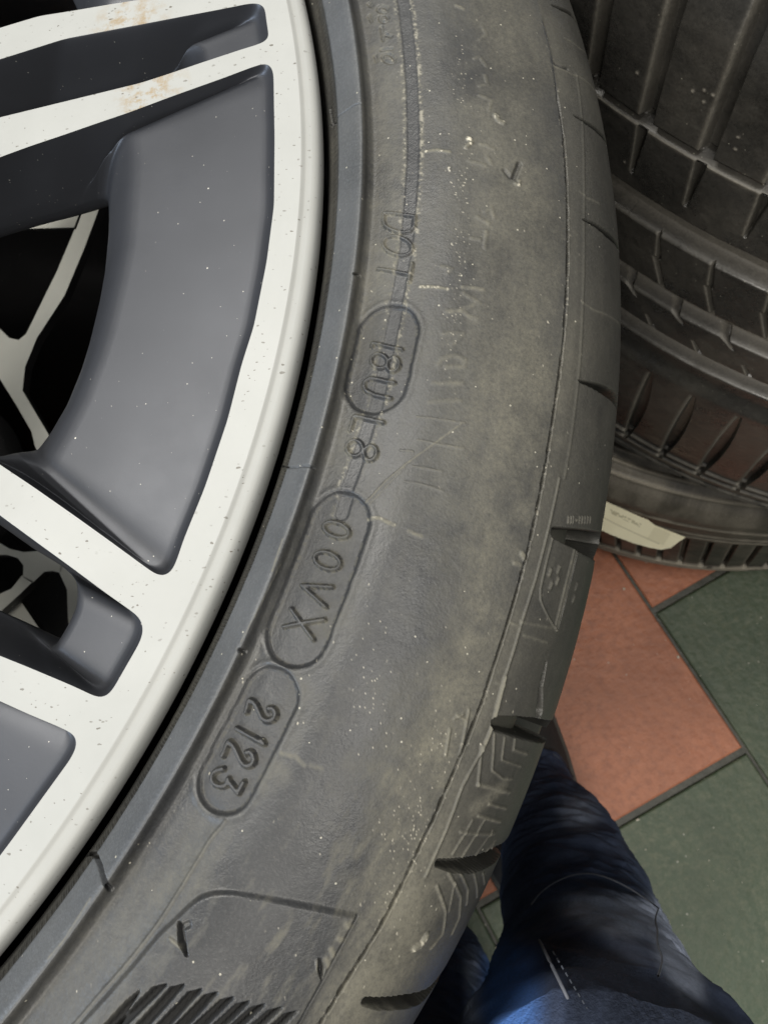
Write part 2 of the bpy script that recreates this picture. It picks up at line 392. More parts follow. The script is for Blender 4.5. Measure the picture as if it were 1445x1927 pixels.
# ------------------------------------------------------------------ its tyre: profile
def pchip(x, y, q):
    x = np.array(x, float); y = np.array(y, float); h = np.diff(x); d = np.diff(y) / h; m = np.zeros(len(x))
    m[0] = d[0]; m[-1] = d[-1]
    for i in range(1, len(x) - 1):
        m[i] = 0 if d[i - 1] * d[i] <= 0 else 2 / (1 / d[i - 1] + 1 / d[i])
    i = np.clip(np.searchsorted(x, q) - 1, 0, len(h) - 1); t = (q - x[i]) / h[i]
    return (y[i] * (1 + 2 * t) * (1 - t) ** 2 + h[i] * m[i] * t * (1 - t) ** 2 + y[i + 1] * t * t * (3 - 2 * t) + h[i] * m[i + 1] * t * t * (t - 1))
kp = [(.2608, -.016), (.2623, -.0100), (.2633, -.0066), (.2642, -.0054), (.2651, -.0044), (.2660, -.0031), (.2667, -.0008), (.2675, .0000), (.2695, .0016), (.2720, .0034), (.2727, .0036), (.2732, .0033),
      (.2740, .0018), (.2752, .0010), (.2770, .0014), (.280, .0022), (.286, .0032), (.293, .0038), (.300, .0030), (.307, .0010), (.313, -.0016), (.3186, -.0048),
      (.3225, -.0078), (.3262, -.0120), (.3295, -.0175), (.3322, -.0240), (.3338, -.031), (.3348, -.041), (.3352, -.060)]
kp = np.array(kp); sk = np.r_[0, np.cumsum(np.hypot(*np.diff(kp, axis=0).T))]
NS, NT_ = 560, 1330
S = np.linspace(0, sk[-1], NS); PR = pchip(sk, kp[:, 0], S); PZ = pchip(sk, kp[:, 1], S)
TH0, TH1 = math.radians(16.5), math.radians(-43.5); TH = np.linspace(TH0, TH1, NT_)
RU = .295
U = (TH0 - TH) * RU                          # metres along the tyre, clockwise
SS, UU = np.meshgrid(S, U, indexing='ij')
s_of_r = lambda r: float(np.interp(r, kp[:, 0], sk))
def on_tyre(pts):
    out = []
    for q in pts:
        d = ray([q])[0]; t = (PZ - CAMW[2]) / d[2]; X = CAMW + d * t[:, None]
        f = np.hypot(X[:, 0], X[:, 1]) - PR; sg = np.where((f[:-1] < 0) & (f[1:] >= 0) | (f[:-1] >= 0) & (f[1:] < 0))[0]
        sg = sg[sg > 20]
        if len(sg): i = sg[0]; w = f[i] / (f[i] - f[i + 1])
        else: i = int(np.argmin(np.abs(f[:-1]) + (np.arange(NS - 1) < 20))); w = 0
        th = math.atan2(X[i, 1] * (1 - w) + X[i + 1, 1] * w, X[i, 0] * (1 - w) + X[i + 1, 0] * w)
        out.append((S[i] * (1 - w) + S[i + 1] * w, (TH0 - th) * RU))
    return np.array(out)
Hh = np.zeros((NS, NT_)); DU = np.zeros_like(Hh); SP = np.zeros_like(Hh); BK = np.zeros_like(Hh)
du = U[1] - U[0]; ds = S[1] - S[0]
def window_(P, pad):
    lo = P.min(0) - pad; hi = P.max(0) + pad
    i0, i1 = max(0, int(lo[0] / ds)), min(NS, int(hi[0] / ds) + 2); j0, j1 = max(0, int(lo[1] / du)), min(NT_, int(hi[1] / du) + 2)
    return slice(i0, max(i0, i1)), slice(j0, max(j0, j1))
def dist_field(lines, pad, widths=None):
    P = np.vstack(lines); w = window_(P, pad); s = SS[w]; u = UU[w]; D = np.full(s.shape, 9.)
    for L in lines:
        for a_, b_ in zip(L[:-1], L[1:]):
            v = b_ - a_; vv = v @ v + 1e-16; t = np.clip(((s - a_[0]) * v[0] + (u - a_[1]) * v[1]) / vv, 0, 1)
            D = np.minimum(D, np.hypot(s - a_[0] - t * v[0], u - a_[1] - t * v[1]))
    return w, D
def smoothline(P, n=1):
    P = np.asarray(P, float)
    for _ in range(n):
        Q = [P[0]]
        for a_, b_ in zip(P[:-1], P[1:]): Q += [.75 * a_ + .25 * b_, .25 * a_ + .75 * b_]
        P = np.array(Q + [P[-1]])
    return P
def stroke(lines, half, h, soft=.00035, dust=0, curve=0, rim=0, speck=0, wob=0):
    """raise (or sink) a band along traced lines by h"""
    Ls = [on_tyre(smoothline(l, curve)) for l in lines]; w, D = dist_field(Ls, half + soft + .001)
    if wob: D = D + wob * (vnoise(SS[w], UU[w], 900, 2, 5) - .5)
    m = 1 - sst((D - half + soft) / (2 * soft)) if soft else (D < half) * 1.
    Hh[w] += h * m
    nz = vnoise(SS[w], UU[w], 1400, 2, 3)
    if dust: DU[w] = np.clip(DU[w] + dust * m * (.4 + 1.1 * nz), -1, 1)
    if rim:                                   # dust caught along the edge of a letter
        e = np.exp(-((D - half - .0001) / .00022) ** 2); DU[w] = np.clip(DU[w] + rim * e * (nz > .42), -1, 1)
    if speck: SP[w] = np.maximum(SP[w], speck * m * (nz > .62))
def blob(px, rad, amt, stretch=(1, 1), seed=1, lo=.35):
    c = on_tyre([px])[0]; w = window_(np.array([c]), rad * 2 * max(stretch)); s = (SS[w] - c[0]) / (rad * stretch[0]); u = (UU[w] - c[1]) / (rad * stretch[1])
    g = np.exp(-(s * s + u * u)); n = vnoise(SS[w], UU[w], 260, 4, seed)
    DU[w] = np.clip(DU[w] + amt * g * .62 * np.clip((n - lo + .2) * 1.7, 0, 1.2), -1, 1)
# general grime
base_d = vnoise(SS, UU, 55, 5, 21); fine = vnoise(SS, UU, 700, 3, 22)
sB0, sB1, sPart = s_of_r(.2665), s_of_r(.2730), s_of_r(.3186)
DU += .22 * np.clip((base_d - .38) * 2, 0, 1) + .10 * fine
DU += .20 * np.exp(-((SS - s_of_r(.308)) / .009) ** 2) * sst(1 - (UU - .10) / .12)     # brown dust on the outer sidewall, upper part
# streaks along the rotation
DU += .13 * (vnoise(SS * 9, UU, 90, 3, 31) - .45)
DU[(SS > sB0) & (SS < sB1)] *= .35
Hh += .00006 * (vnoise(SS, UU, 500, 3, 41) - .5) + .00018 * (vnoise(SS, UU, 60, 3, 42) - .5)
# fine radial ribs in the gap beside the rim
g = np.exp(-((SS - s_of_r(.2654)) / .0016) ** 2); Hh += .00028 * g * np.sign(np.sin(UU / .00062 * 2 * math.pi / 1.3))
# clean dark strip with pale crust on both edges
strip = [(752, -40), (758, 0), (766, 60), (772, 120), (776, 200), (777, 300), (772, 380), (765, 460), (752, 540), (737, 610), (722, 680), (706, 760), (690, 810), (672, 870), (655, 915), (640, 965)]
stroke([strip], .0014, -.00018, .0003, dust=-.6)
Ls = on_tyre(strip); w, D = dist_field([Ls], .006)
n1 = vnoise(SS[w], UU[w], 1600, 3, 51); up = sst(1 - (UU[w] - .135) / .03)
side = np.sign(SS[w] - np.interp(UU[w], Ls[:, 1], Ls[:, 0]))
e = np.exp(-((D - .0020) / .00045) ** 2); SP[w] = np.maximum(SP[w], (e * (side > 0) * (n1 > .60)) * .32 * up + (e * (side < 0) * (n1 > .68)) * .25)
DU[w] = np.clip(DU[w] + .55 * e * (n1 > .45) * (side > 0) * up + .4 * e * (n1 > .5) * (side < 0), -1, 1)
# brown grime between bead ridge and strip
for q, r_, am in (((722, 60), .006, .6), ((735, 180), .006, .55), ((735, 300), .006, .55), ((735, 380), .005, .5), ((712, 480), .005, .5), ((690, 560), .005, .5), ((672, 640), .004, .4), ((655, 800), .004, .35), ((640, 860), .004, .35),
                 ((560, 1010), .004, .2), ((860, 260), .006, .35), ((905, 220), .007, .4), ((905, 420), .007, .3), ((940, 60), .01, .35), ((900, 130), .006, -.3), ((1000, 350), .012, .45), ((1010, 600), .012, .45), ((985, 800), .012, .5), ((930, 900), .014, .4),
                 ((930, 1050), .010, .55), ((900, 1180), .008, .5), ((870, 1290), .007, .7), ((905, 1225), .006, .6), ((830, 1370), .007, .7), ((790, 1430), .008, .6), ((745, 1500), .010, .5), ((800, 1570), .007, .5), ((760, 1650), .009, .5),
                 ((690, 1830), .009, .7), ((760, 1760), .010, .8), ((720, 1880), .009, .9), ((800, 1700), .006, .6), ((640, 1885), .004, .7), ((820, 1290), .006, -.5), ((760, 1200), .010, -.3), ((620, 1350), .010, -.25), ((560, 1600), .02, -.35), ((480, 1800), .02, -.4), ((350, 1580), .010, -.3), ((300, 1690), .007, .3), ((250, 1760), .01, .25), ((340, 1640), .005, .45), ((420, 1570), .004, .35),
                 ((545, 1350), .003, .7), ((530, 1440), .003, .8), ((500, 1470), .003, .7), ((552, 1280), .003, .4), ((650, 1130), .004, .35), ((610, 1180), .003, .6), ((640, 1010), .004, .3)):
    blob(q, r_, am, (1, 1.5), int(q[0]))
_st = vnoise(SS * 4 + UU * .35, UU, 160, 4, 33); _w = np.exp(-((SS - s_of_r(.305)) / .013) ** 2) * sst((UU - .19) / .05)
DU += .55 * _w * np.clip((_st - .52) * 4, 0, 1)
# stamped code panels: rounded sunken fields
ovals = {}
OV = [('maker', (728, 626), (706, 723), 53), ('mould', (636, 982), (557, 1193), 54.5), ('date', (506, 1311), (423, 1471), 51.5)]
for nm, A_, B_, rp in OV:
    A1, B1 = on_tyre([A_, B_]); dd = np.array(B_) - np.array(A_); nn = np.array([dd[1], -dd[0]]) / np.hypot(*dd); e1 = on_tyre([np.array(A_) + nn * rp, np.array(A_) - nn * rp])
    rad = .5 * np.hypot(*(e1[0] - e1[1])); wob = .0003
    w, D = dist_field([np.array([A1, B1])], rad + .003); D = D + wob * (vnoise(SS[w], UU[w], 420, 2, 8) - .5)
    m = 1 - sst((D - rad + .00045) / .0007); Hh[w] += -.00095 * m - .00012 * np.exp(-((D - rad - .0002) / .0003) ** 2) + .00010 * np.exp(-((D - rad - .0011) / .0006) ** 2)
    nz = vnoise(SS[w], UU[w], 1300, 2, 9); Hh[w] -= .00035 * np.exp(-((D - rad - .00005) / .00016) ** 2); DU[w] = np.clip(DU[w] + .35 * np.exp(-((D - rad + .0004) / .0003) ** 2) * (nz > .5) - .10 * m - .5 * np.exp(-((D - rad - .0001) / .00022) ** 2), -1, 1)
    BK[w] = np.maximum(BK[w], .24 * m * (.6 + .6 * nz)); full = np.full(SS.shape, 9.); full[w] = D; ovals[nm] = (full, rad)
Z7 = lambda L: [(360 + x / 6.02, 1240 + y / 6.02) for x, y in L]
Z6 = lambda L: [(500 + x / 5.354, 900 + y / 5.354) for x, y in L]
Z1 = lambda L: [(640 + x / 6.02, 560 + y / 6.02) for x, y in L]
Z2 = lambda L: [(680 + x / 8.756, 360 + y / 8.756) for x, y in L]
Z3 = lambda L: [(660 + x / 8.756, y / 8.756) for x, y in L]
gl = dict(soft=.00017, rim=.6)
stroke([Z7([(645, 480), (610, 600)]), smoothline(Z7([(655, 465), (715, 500), (760, 600), (800, 680), (860, 705), (930, 680), (955, 610), (920, 560), (870, 560)]), 1)], .00050, 0.00110, **gl)
stroke([Z7([(500, 785), (815, 960)]), Z7([(815, 960), (790, 925)])], .00048, 0.00105, **gl)
stroke([Z7([(410, 945), (345, 1095)]), smoothline(Z7([(420, 935), (475, 985), (520, 1080), (560, 1170), (620, 1220), (690, 1190), (710, 1120), (670, 1050), (620, 1060)]), 1)], .00050, 0.00110, **gl)
stroke([smoothline(Z7([(350, 1245), (260, 1265), (215, 1340), (250, 1420), (340, 1450), (400, 1420), (410, 1360)]), 1), Z7([(405, 1370), (520, 1520)]), Z7([(520, 1520), (585, 1400)])], .00048, 0.00105, **gl)
ring = lambda Z, c, a_, b_, rot: [Z([(c[0] + a_ * math.cos(t) * math.cos(rot) - b_ * math.sin(t) * math.sin(rot), c[1] + a_ * math.cos(t) * math.sin(rot) + b_ * math.sin(t) * math.cos(rot)) for t in np.linspace(0, 2 * math.pi, 22)])]
stroke(ring(Z6, (700, 510), 135, 72, .33), .00040, 0.00075, **gl)
stroke(ring(Z6, (610, 822), 138, 82, .36), .00040, 0.00080, **gl)
stroke([Z6([(660, 1090), (350, 1072)]), Z6([(350, 1072), (595, 1290)])], .00040, 0.00085, **gl)
stroke([Z6([(245, 1310), (360, 1470), (470, 1620)]), Z6([(170, 1490), (380, 1450), (580, 1420)])], .00040, 0.00085, **gl)
stroke([Z1([(350, 495), (690, 570)]), Z1([(350, 495), (345, 540)])], .00036, 0.00065, **gl)
stroke(ring(Z1, (430, 700), 95, 80, .3) + ring(Z1, (590, 740), 70, 82, .3), .00036, 0.00070, **gl)
stroke([smoothline(Z1([(600, 950), (350, 890), (260, 930), (250, 1010), (320, 1070), (560, 1130)]), 1)], .00042, 0.00070, **gl)
stroke([Z1([(175, 1350), (490, 1420)]), Z1([(165, 1360), (120, 1510)])], .00042, 0.00075, **gl)
stroke(ring(Z1, (170, 1710), 88, 88, .3) + ring(Z1, (345, 1765), 72, 84, .3), .00036, 0.00073, **gl)
stroke([Z2([(380, 370), (880, 420)]), smoothline(Z2([(380, 380), (370, 560), (480, 640), (660, 700), (860, 650), (880, 430)]), 1)], .00036, 0.00067, **gl)
stroke(ring(Z2, (600, 910), 240, 150, .25), .00036, 0.00067, **gl)
stroke([Z2([(280, 1290), (800, 1380)]), Z2([(840, 1200), (785, 1500)])], .00036, 0.00067, **gl)
stroke(ring(Z3, (520, 150), 80, 50, .2) + ring(Z3, (545, 300), 70, 60, .2) + ring(Z3, (620, 960), 110, 65, .5) + [Z3([(290, 60), (350, 110)]), Z3([(300, 260), (340, 350)]), Z3([(400, 920), (430, 1010)]), Z3([(500, 820), (680, 800)]), Z3([(500, 450), (530, 660)]), Z3([(560, 560), (660, 600)])], .00034, -.00040, soft=.0003, rim=.4)
# faint lettering and scuffs on the sidewall
ZH = lambda L: [(760 + x / 4.19, 480 + y / 4.19) for x, y in L]
ZT = lambda L: [(820 + x / 4.017, y / 4.017) for x, y in L]
for L_, d_ in (([(100, 1275), (280, 1295), (480, 1325)], .35), ([(100, 1455), (270, 1490), (470, 1525)], .3), ([(70, 1665), (300, 1705)], .4), ([(0, 1785), (150, 1810), (310, 1860)], .25), ([(-30, 1540), (70, 1548)], .3)):
    stroke([ZH(L_)], .00012, .00016, .00015, dust=d_)
for L_, d_ in (([(470, 300), (590, 380), (450, 430), (520, 490), (570, 500)], .30), ([(340, 445), (440, 440)], .5), ([(270, 870), (290, 820), (400, 790), (480, 830), (470, 880), (330, 880)], .28), ([(230, 1010), (460, 1010)], .3), ([(200, 1160), (440, 1150)], .25), ([(310, 620), (460, 620), (380, 710)], .2), ([(300, 90), (370, 110), (340, 140)], .3)):
    stroke([ZH(L_)], .00045, .00009, .00035, dust=d_)
stroke([ZH([(130, 252), (220, 248), (340, 268)])], .00030, .00008, .0002, dust=.9, speck=.5)
stroke([ZH([(460, 252), (540, 258), (625, 275)])], .00035, .00008, .0003, dust=.5)
stroke([[(802, 285), (822, 282), (846, 286)]], .00032, .00008, .0002, dust=.9, speck=.8)
stroke([[(692, 977), (712, 975), (741, 988)]], .00035, .00008, .0002, dust=.9, speck=.3)
stroke([[(769, 1000), (793, 1010)]], .00035, .00005, .0003, dust=.6)
stroke([[(530, 1418), (556, 1424), (572, 1440)]], .0004, .00005, .0004, dust=.6)
stroke([[(583, 1440), (604, 1446)]], .0004, .00005, .0004, dust=.4)
stroke([[(688, 946), (726, 905), (765, 872), (868, 797)]], .00012, .00015, .00012, dust=.9)
stroke([[(694, 950), (730, 912), (760, 880)]], .00008, .0001, .0001, dust=.7)
for L_ in ([(290, 440), (330, 430), (380, 500)], [(350, 200), (380, 260), (330, 300)], [(370, 570), (390, 640), (330, 650)], [(330, 720), (420, 760), (400, 830)], [(340, 1090), (380, 1100), (440, 1130)], [(250, 1215), (370, 1250)], [(390, 1190), (420, 1240)], [(370, 1600), (420, 1570), (440, 1650)], [(310, 1640), (400, 1690)], [(380, 1750), (370, 1870)], [(270, 1800), (330, 1810)]):
    stroke([ZT(L_)], .00040, .00011, .0003, dust=.22)
stroke([ZT([(630, 1240), (590, 1340)])], .0005, -.0008, .0003, dust=-.3); stroke([ZT([(520, 1290), (560, 1340)])], .0004, -.0004, .0004, dust=-.2)
stroke([ZT([(600, 1390), (625, 1400), (630, 1370)])], .0003, .0003, .0002, speck=.9, dust=.5)
stroke([ZT([(250, 1050), (265, 1080), (230, 1110)])], .0005, .0004, .0003, speck=1.2, dust=.6); stroke([ZT([(450, 870), (470, 910), (510, 930)])], .0005, .0003, .0003, speck=.7, dust=.6)
stroke([ZT([(10, 1140), (100, 1150)])], .0002, .0001, .0002, dust=.3)
stroke([ZT([(100, 1270), (108, 1290)])], .00025, .0001, .0002, speck=.9)
stroke([ZT([(155, 42), (205, 65)])], .0004, .0001, .0003, dust=.6)
# seams and nicks in the bead band
stroke([[(525, 876), (545, 880), (592, 881)]], .00018, -.0005, .00015, dust=-.5)
stroke([[(622, 236), (634, 232), (679, 194)]], .00014, -.00035, .00015, dust=-.5); stroke([[(622, 205), (628, 236)]], .0003, -.0010, .0002, dust=-.6)
stroke([[(155, 1612), (166, 1605), (180, 1606)], [(180, 1606), (190, 1632), (197, 1660), (209, 1673)]], .00038, -.0012, .00025, dust=-.8, curve=1)
stroke([[(667, 515), (676, 518)]], .0003, -.0008, .0002); stroke([[(450, 1222), (462, 1226)]], .0003, -.0008, .0002)
stroke([[(512, 1075), (522, 1045), (532, 1015)]], .0002, .0001, .0002, dust=.6); stroke([[(452, 1210), (500, 1120), (528, 1062)]], .00010, .0001, .0001, dust=.5)
stroke([[(170, 1690), (120, 1770), (90, 1805)]], .00014, .0001, .0002, dust=.7)
# second ridge below the date code
stroke([[(425, 1545), (395, 1580), (350, 1655), (300, 1735), (250, 1800), (180, 1880), (120, 1950)]], .00022, .00030, .0003, dust=.3)
w, D = dist_field([on_tyre([(395, 1580), (350, 1655), (300, 1735), (250, 1800), (180, 1880), (120, 1950)])], .008)
# broad shallow channel between the band and that ridge
stroke([[(380, 1545), (335, 1620), (280, 1705), (220, 1790), (150, 1880), (90, 1960)]], .0030, -.00055, .0025)
# raised field at the bottom
def poly_field(px, soft_px=1, h=.0006, soft=.0004, extra=0):
    P = on_tyre(px); Pc = np.vstack([P, P[:1]]); w, D = dist_field([Pc], .004)
    ins = inside(np.c_[SS[w].ravel(), UU[w].ravel()], P).reshape(D.shape); sd = np.where(ins, -D, D)
    m = 1 - sst((sd + soft) / (2 * soft)); Hh[w] += h * m + extra * np.exp(-((sd) / (soft)) ** 2); return w, m
top = smoothline([(300, 1760), (340, 1722), (368, 1694), (395, 1681), (430, 1678), (480, 1685), (560, 1700), (672, 1722)], 1)
poly_field([tuple(q) for q in top] + [(640, 1782), (600, 1855), (548, 1950), (500, 2040), (60, 2040), (160, 1920)], h=.0008, soft=.0006)
ZB = lambda L: [(160 + x / 2.064, 1500 + y / 2.064) for x, y in L]
bars = [((325, 722), (165, 881)), ((392, 722), (250, 881)), ((458, 740), (330, 881)), ((518, 752), (400, 881)), ((580, 770), (470, 881)), ((640, 785), (545, 881)), ((700, 797), (610, 881)), ((765, 808), (690, 881)), ((822, 822), (765, 881))]
for (a_, b_) in bars:
    a_ = np.array(a_, float); b_ = np.array(b_, float); b_ = a_ + (b_ - a_) * 1.6
    P = [a_, b_, b_ - np.array([50, 2]), a_ + np.array([-50, 13])]
    px = ZB([tuple(q) for q in P]); w, m = poly_field(px, h=-.0016, soft=.00018); BK[w] = np.maximum(BK[w], m); DU[w] = DU[w] * (1 - m)  # near-black painted in, standing in for the shade deep in the slots
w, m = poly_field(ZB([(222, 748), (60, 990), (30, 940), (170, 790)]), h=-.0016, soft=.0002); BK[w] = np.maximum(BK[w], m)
NICKS = True; stroke([[(325, 1765), (346, 1782)]], .0003, .0003, .0003, dust=.6); stroke([[(350, 1742), (358, 1738)]], .0005, -.0005, .0003)
NICKS = True; stroke([[(596, 1805), (598, 1820)]], .0003, .0002, .0002, dust=.9)
for q0, q1 in (((650, 1735), (660, 1742)), ((636, 1762), (645, 1768)), ((622, 1782), (626, 1795)), ((612, 1800), (618, 1812))): stroke([[q0, q1]], .0004, .0001, .0004, dust=.8)
stroke([[(672, 1722), (640, 1782), (600, 1855), (555, 1935)]], .00018, -.0006, .0002, dust=-.3)
# the mould parting line: a ragged dark groove
crack = [(1020, 40), (1036, 103), (1050, 190), (1060, 257), (1066, 343), (1068, 429), (1066, 550), (1059, 649), (1042, 777), (1022, 900), (998, 1015), (960, 1156), (930, 1251), (908, 1320), (866, 1425), (822, 1527), (783, 1610), (728, 1724), (700, 1771), (650, 1850), (595, 1940)]
CK = on_tyre(crack); w, D = dist_field([CK], .003)
D = D + .0005 * (vnoise(SS[w], UU[w], 700, 3, 61) - .5); fadeu = sst((UU[w] - .05) / .03)
Hh[w] -= .0014 * (1 - sst((D - .00008) / .00026)) * fadeu; nz = vnoise(SS[w], UU[w], 1700, 2, 62)
DU[w] -= .8 * (1 - sst(D / .0003)); SP[w] = np.maximum(SP[w], .28 * np.exp(-((D - .0005) / .0003) ** 2) * (nz > .80))
Hh[w] -= .00022 * sst((SS[w] - np.interp(UU[w], CK[:, 1], CK[:, 0])) / .0008) * np.clip(1 - D / .003, 0, 1)
# shoulder
SH = lambda L: [(860 + x / 3.705, 900 + y / 3.705) for x, y in L]
SL = lambda L: [(700 + x / 3.6125, 1300 + y / 3.6125) for x, y in L]
stroke([[(1052, 900), (1022, 1035), (1006, 1094), (981, 1173), (968, 1218), (949, 1278), (927, 1364), (906, 1413), (870, 1480), (840, 1560), (800, 1650)]], .00016, .00035, .0002, dust=.35)
stroke([[(1085, 140), (1095, 230), (1098, 330), (1098, 430), (1096, 560), (1090, 690), (1078, 800), (1062, 900)]], .0002, .00020, .0005, dust=.15)
stroke([[(1040, 1010), (1024, 1073), (1014, 1121), (1025, 1151), (1046, 1186)]], .00016, .0003, .0002, dust=.35, curve=1)
stroke([[(1084, 1034), (1065, 1110), (1046, 1186)]], .00014, .0004, .0001, dust=.5); stroke([[(1087, 1036), (1068, 1112), (1049, 1186)]], .00014, -.0008, .0001, dust=-.4); stroke([[(1080, 1034), (1061, 1110), (1044, 1180)]], .0003, .0003, .0003, dust=.4)
stroke([[(950, 1276), (937, 1324), (922, 1380), (908, 1410)]], .0004, .0003, .0002, dust=.7)
for L_ in ([(1042, 124), (1075, 140), (1127, 182)], [(1091, 361), (1104, 373), (1127, 384)], [(1096, 570), (1118, 585), (1165, 612)], [(980, 1170), (1000, 1175), (1040, 1182)], [(985, 1196), (1030, 1210)], [(935, 1286), (950, 1290)], [(960, 1172), (975, 1178)], [(1062, 72), (1090, 92), (1100, 100)]):
    stroke([L_], .00022, .00012, .0003, dust=.40)
stroke([[(1045, 120), (1058, 127), (1068, 130)]], .0003, -.0005, .0003, dust=-.3)
# tread grooves that open at the edge (wedges)
def wedge(c, wpx, depth, floor_dust=0, ramp=1.0, ext=0):
    """groove along c (px), half widths in px"""
    L = on_tyre(c)
    if ext: L = np.vstack([L, [S[-1] + .002, L[-1, 1] + ext]]); wpx = list(wpx) + [wpx[-1]]
    w = window_(L, .006); s = SS[w]; u = UU[w]; best = np.full(s.shape, 9.); W_ = np.zeros(s.shape); Tt = np.zeros(s.shape)
    hw = np.array(wpx, float) * .000115; cum = np.r_[0, np.cumsum(np.hypot(*np.diff(L, axis=0).T))]; cum /= cum[-1]
    for k in range(len(L) - 1):
        v = L[k + 1] - L[k]; t = np.clip(((s - L[k][0]) * v[0] + (u - L[k][1]) * v[1]) / (v @ v + 1e-16), 0, 1)
        d = np.hypot(s - L[k][0] - t * v[0], u - L[k][1] - t * v[1]); b = d < best; best = np.where(b, d, best)
        W_ = np.where(b, hw[k] + (hw[k + 1] - hw[k]) * t, W_); Tt = np.where(b, cum[k] + (cum[k + 1] - cum[k]) * t, Tt)
    m = 1 - sst((best - W_ + .00015) / .0003); Hh[w] -= depth * m * (ramp + (1 - ramp) * Tt); DU[w] = DU[w] * (1 - m) + floor_dust * m
wedge([(1038, 10), (1055, 17), (1078, 32), (1098, 56), (1112, 80)], [1, 3, 5, 5, 6], .0055, 0, .3, .002)
wedge([(1080, 218), (1100, 230), (1122, 245), (1146, 274), (1160, 300)], [1, 3, 5, 6, 6], .0055, 0, .3, .002)
wedge([(1097, 414), (1116, 422), (1140, 440), (1164, 474), (1178, 500)], [1, 3, 6, 6, 7], .0055, 0, .3, .002)
wedge([(1089, 717), (1112, 724), (1135, 734), (1158, 752), (1180, 770)], [1, 4, 8, 10, 10], .0085, .05, .2, .004)
wedge([(1043, 1002), (1070, 1010), (1100, 1020), (1130, 1032), (1165, 1048)], [8, 13, 20, 27, 30], .0120, .25, .35, .004)
wedge([(934, 1361), (965, 1366), (1000, 1372), (1035, 1375), (1070, 1378)], [10, 14, 17, 18, 18], .0105, .30, .45, .003)
wedge([(824, 1624), (850, 1628), (890, 1626), (925, 1612), (960, 1595)], [5, 9, 13, 16, 16], .0075, .2, .4, .002)
wedge([(687, 1884), (715, 1888), (750, 1886), (800, 1872), (850, 1845)], [5, 8, 10, 12, 14], .0070, .2, .4, .002)
wedge([(342, 1736), (345, 1755), (348, 1772), (355, 1796)], [2, 5, 5, 1], .0018, 0, .8); wedge([(600, 1802), (602, 1818), (604, 1836)], [1, 4, 1], .0014, 0, .8)
wedge([(1027, 1248), (1017, 1295), (1014, 1342)], [2, 6, 12], .0022, 0, .8)
for L_, hf, d_ in (([(830, 290), (815, 540), (890, 600), (950, 600)], .00022, .5), ([(900, 320), (880, 470), (1010, 515)], .00018, .5), ([(970, 330), (960, 400), (1050, 430)], .0003, .4), ([(720, 640), (820, 660), (930, 690)], .0004, .5),
                ([(790, 770), (910, 800)], .00025, .6), ([(720, 850), (870, 890)], .0003, .6), ([(680, 880), (545, 1110)], .0002, .5), ([(760, 880), (610, 1130)], .0002, .5), ([(815, 950), (690, 1130)], .0002, .5), ([(840, 1010), (745, 1120)], .0002, .4), ([(820, 1040), (800, 1100)], .0002, .5), ([(600, 960), (830, 970)], .0003, .3),
                ([(520, 1240), (600, 1400), (590, 1540), (540, 1650)], .0003, .4), ([(600, 1240), (650, 1350), (640, 1450)], .00025, .4), ([(690, 1240), (710, 1400)], .0002, .4), ([(750, 1240), (760, 1310)], .0002, .5), ([(440, 1330), (500, 1500), (480, 1650), (400, 1750)], .0003, .4), ([(560, 1300), (520, 1500)], .0002, .3),
                ([(660, 130), (620, 330), (590, 480)], .00018, .4), ([(580, 170), (640, 200)], .0002, .4), ([(530, 260), (500, 440)], .0002, .3), ([(620, 160), (560, 190)], .0002, .3), ([(745, 370), (720, 640)], .0003, .3)):
    stroke([SL(L_)], hf, .00028, .00022, dust=d_)
for L_ in ([(700, 800), (820, 710), (900, 640)],): stroke([SL(L_)], .0012, .0001, .0012, dust=.6)
stroke([SL([(290, 1750), (330, 1720), (365, 1665)])], .0006, .0006, .0003, dust=.9, speck=.6)
# tiny moulded marks on the shoulder
for k, xx in enumerate((1069, 1074, 1078, 1090, 1095, 1100, 1105, 1110)):
    stroke([[(xx, 973), (xx - 1, 984)]], .00022, .00025, .00012, dust=.5)
stroke([[(1083, 979), (1088, 980)]], .0002, .00025, .0001, dust=.5)
for q in ((1036, 1073), (1052, 1068), (1038, 1098), (1050, 1090), (1085, 1100), (1080, 1123)): stroke([[q, (q[0] - 3, q[1] + 8)]], .0004, .0003, .0003, dust=.25)
stroke([[(982, 1042), (988, 1052)]], .0005, .0003, .0003, dust=.8); stroke([[(968, 1060), (978, 1063)]], .0004, .0002, .0003, dust=.6)
# loose pale specks
n = 650; pi = RNG.integers(60, NS - 60, n); pj = RNG.integers(2, NT_ - 3, n)
dens = vnoise(S[pi], U[pj], 60, 3, 71); keep_ = (dens > .42) & ~((S[pi] > sB0) & (S[pi] < sB1) & (RNG.random(n) > .25)) & (S[pi] < sPart + .012)
for i, j in zip(pi[keep_], pj[keep_]):
    v = RNG.random() ** 2.5 * .8 + .08; SP[i, j] = max(SP[i, j], v)
    if RNG.random() < .35: SP[i, j + 1] = max(SP[i, j + 1], v * .8)
    if RNG.random() < .12: SP[i + 1, j + 1] = v * .8
for px, sd_, nn_ in (((868, 130), 25, 30), ((872, 330), 30, 40), ((872, 500), 25, 30), ((850, 620), 30, 30), ((780, 1560), 40, 70), ((740, 1620), 40, 50), ((820, 1400), 40, 35), ((700, 1300), 60, 40)):
    for _ in range(nn_):
        q = on_tyre([(px[0] + RNG.normal() * sd_ * .35, px[1] + RNG.normal() * sd_ * 1.6)])[0]; i = int(q[0] / ds); j = int(q[1] / du)
        if 0 < i < NS - 1 and 0 < j < NT_ - 1: SP[i, j] = max(SP[i, j], RNG.random() * .7)
DU = np.clip(DU, 0, 1); SP = np.clip(SP, 0, 1)
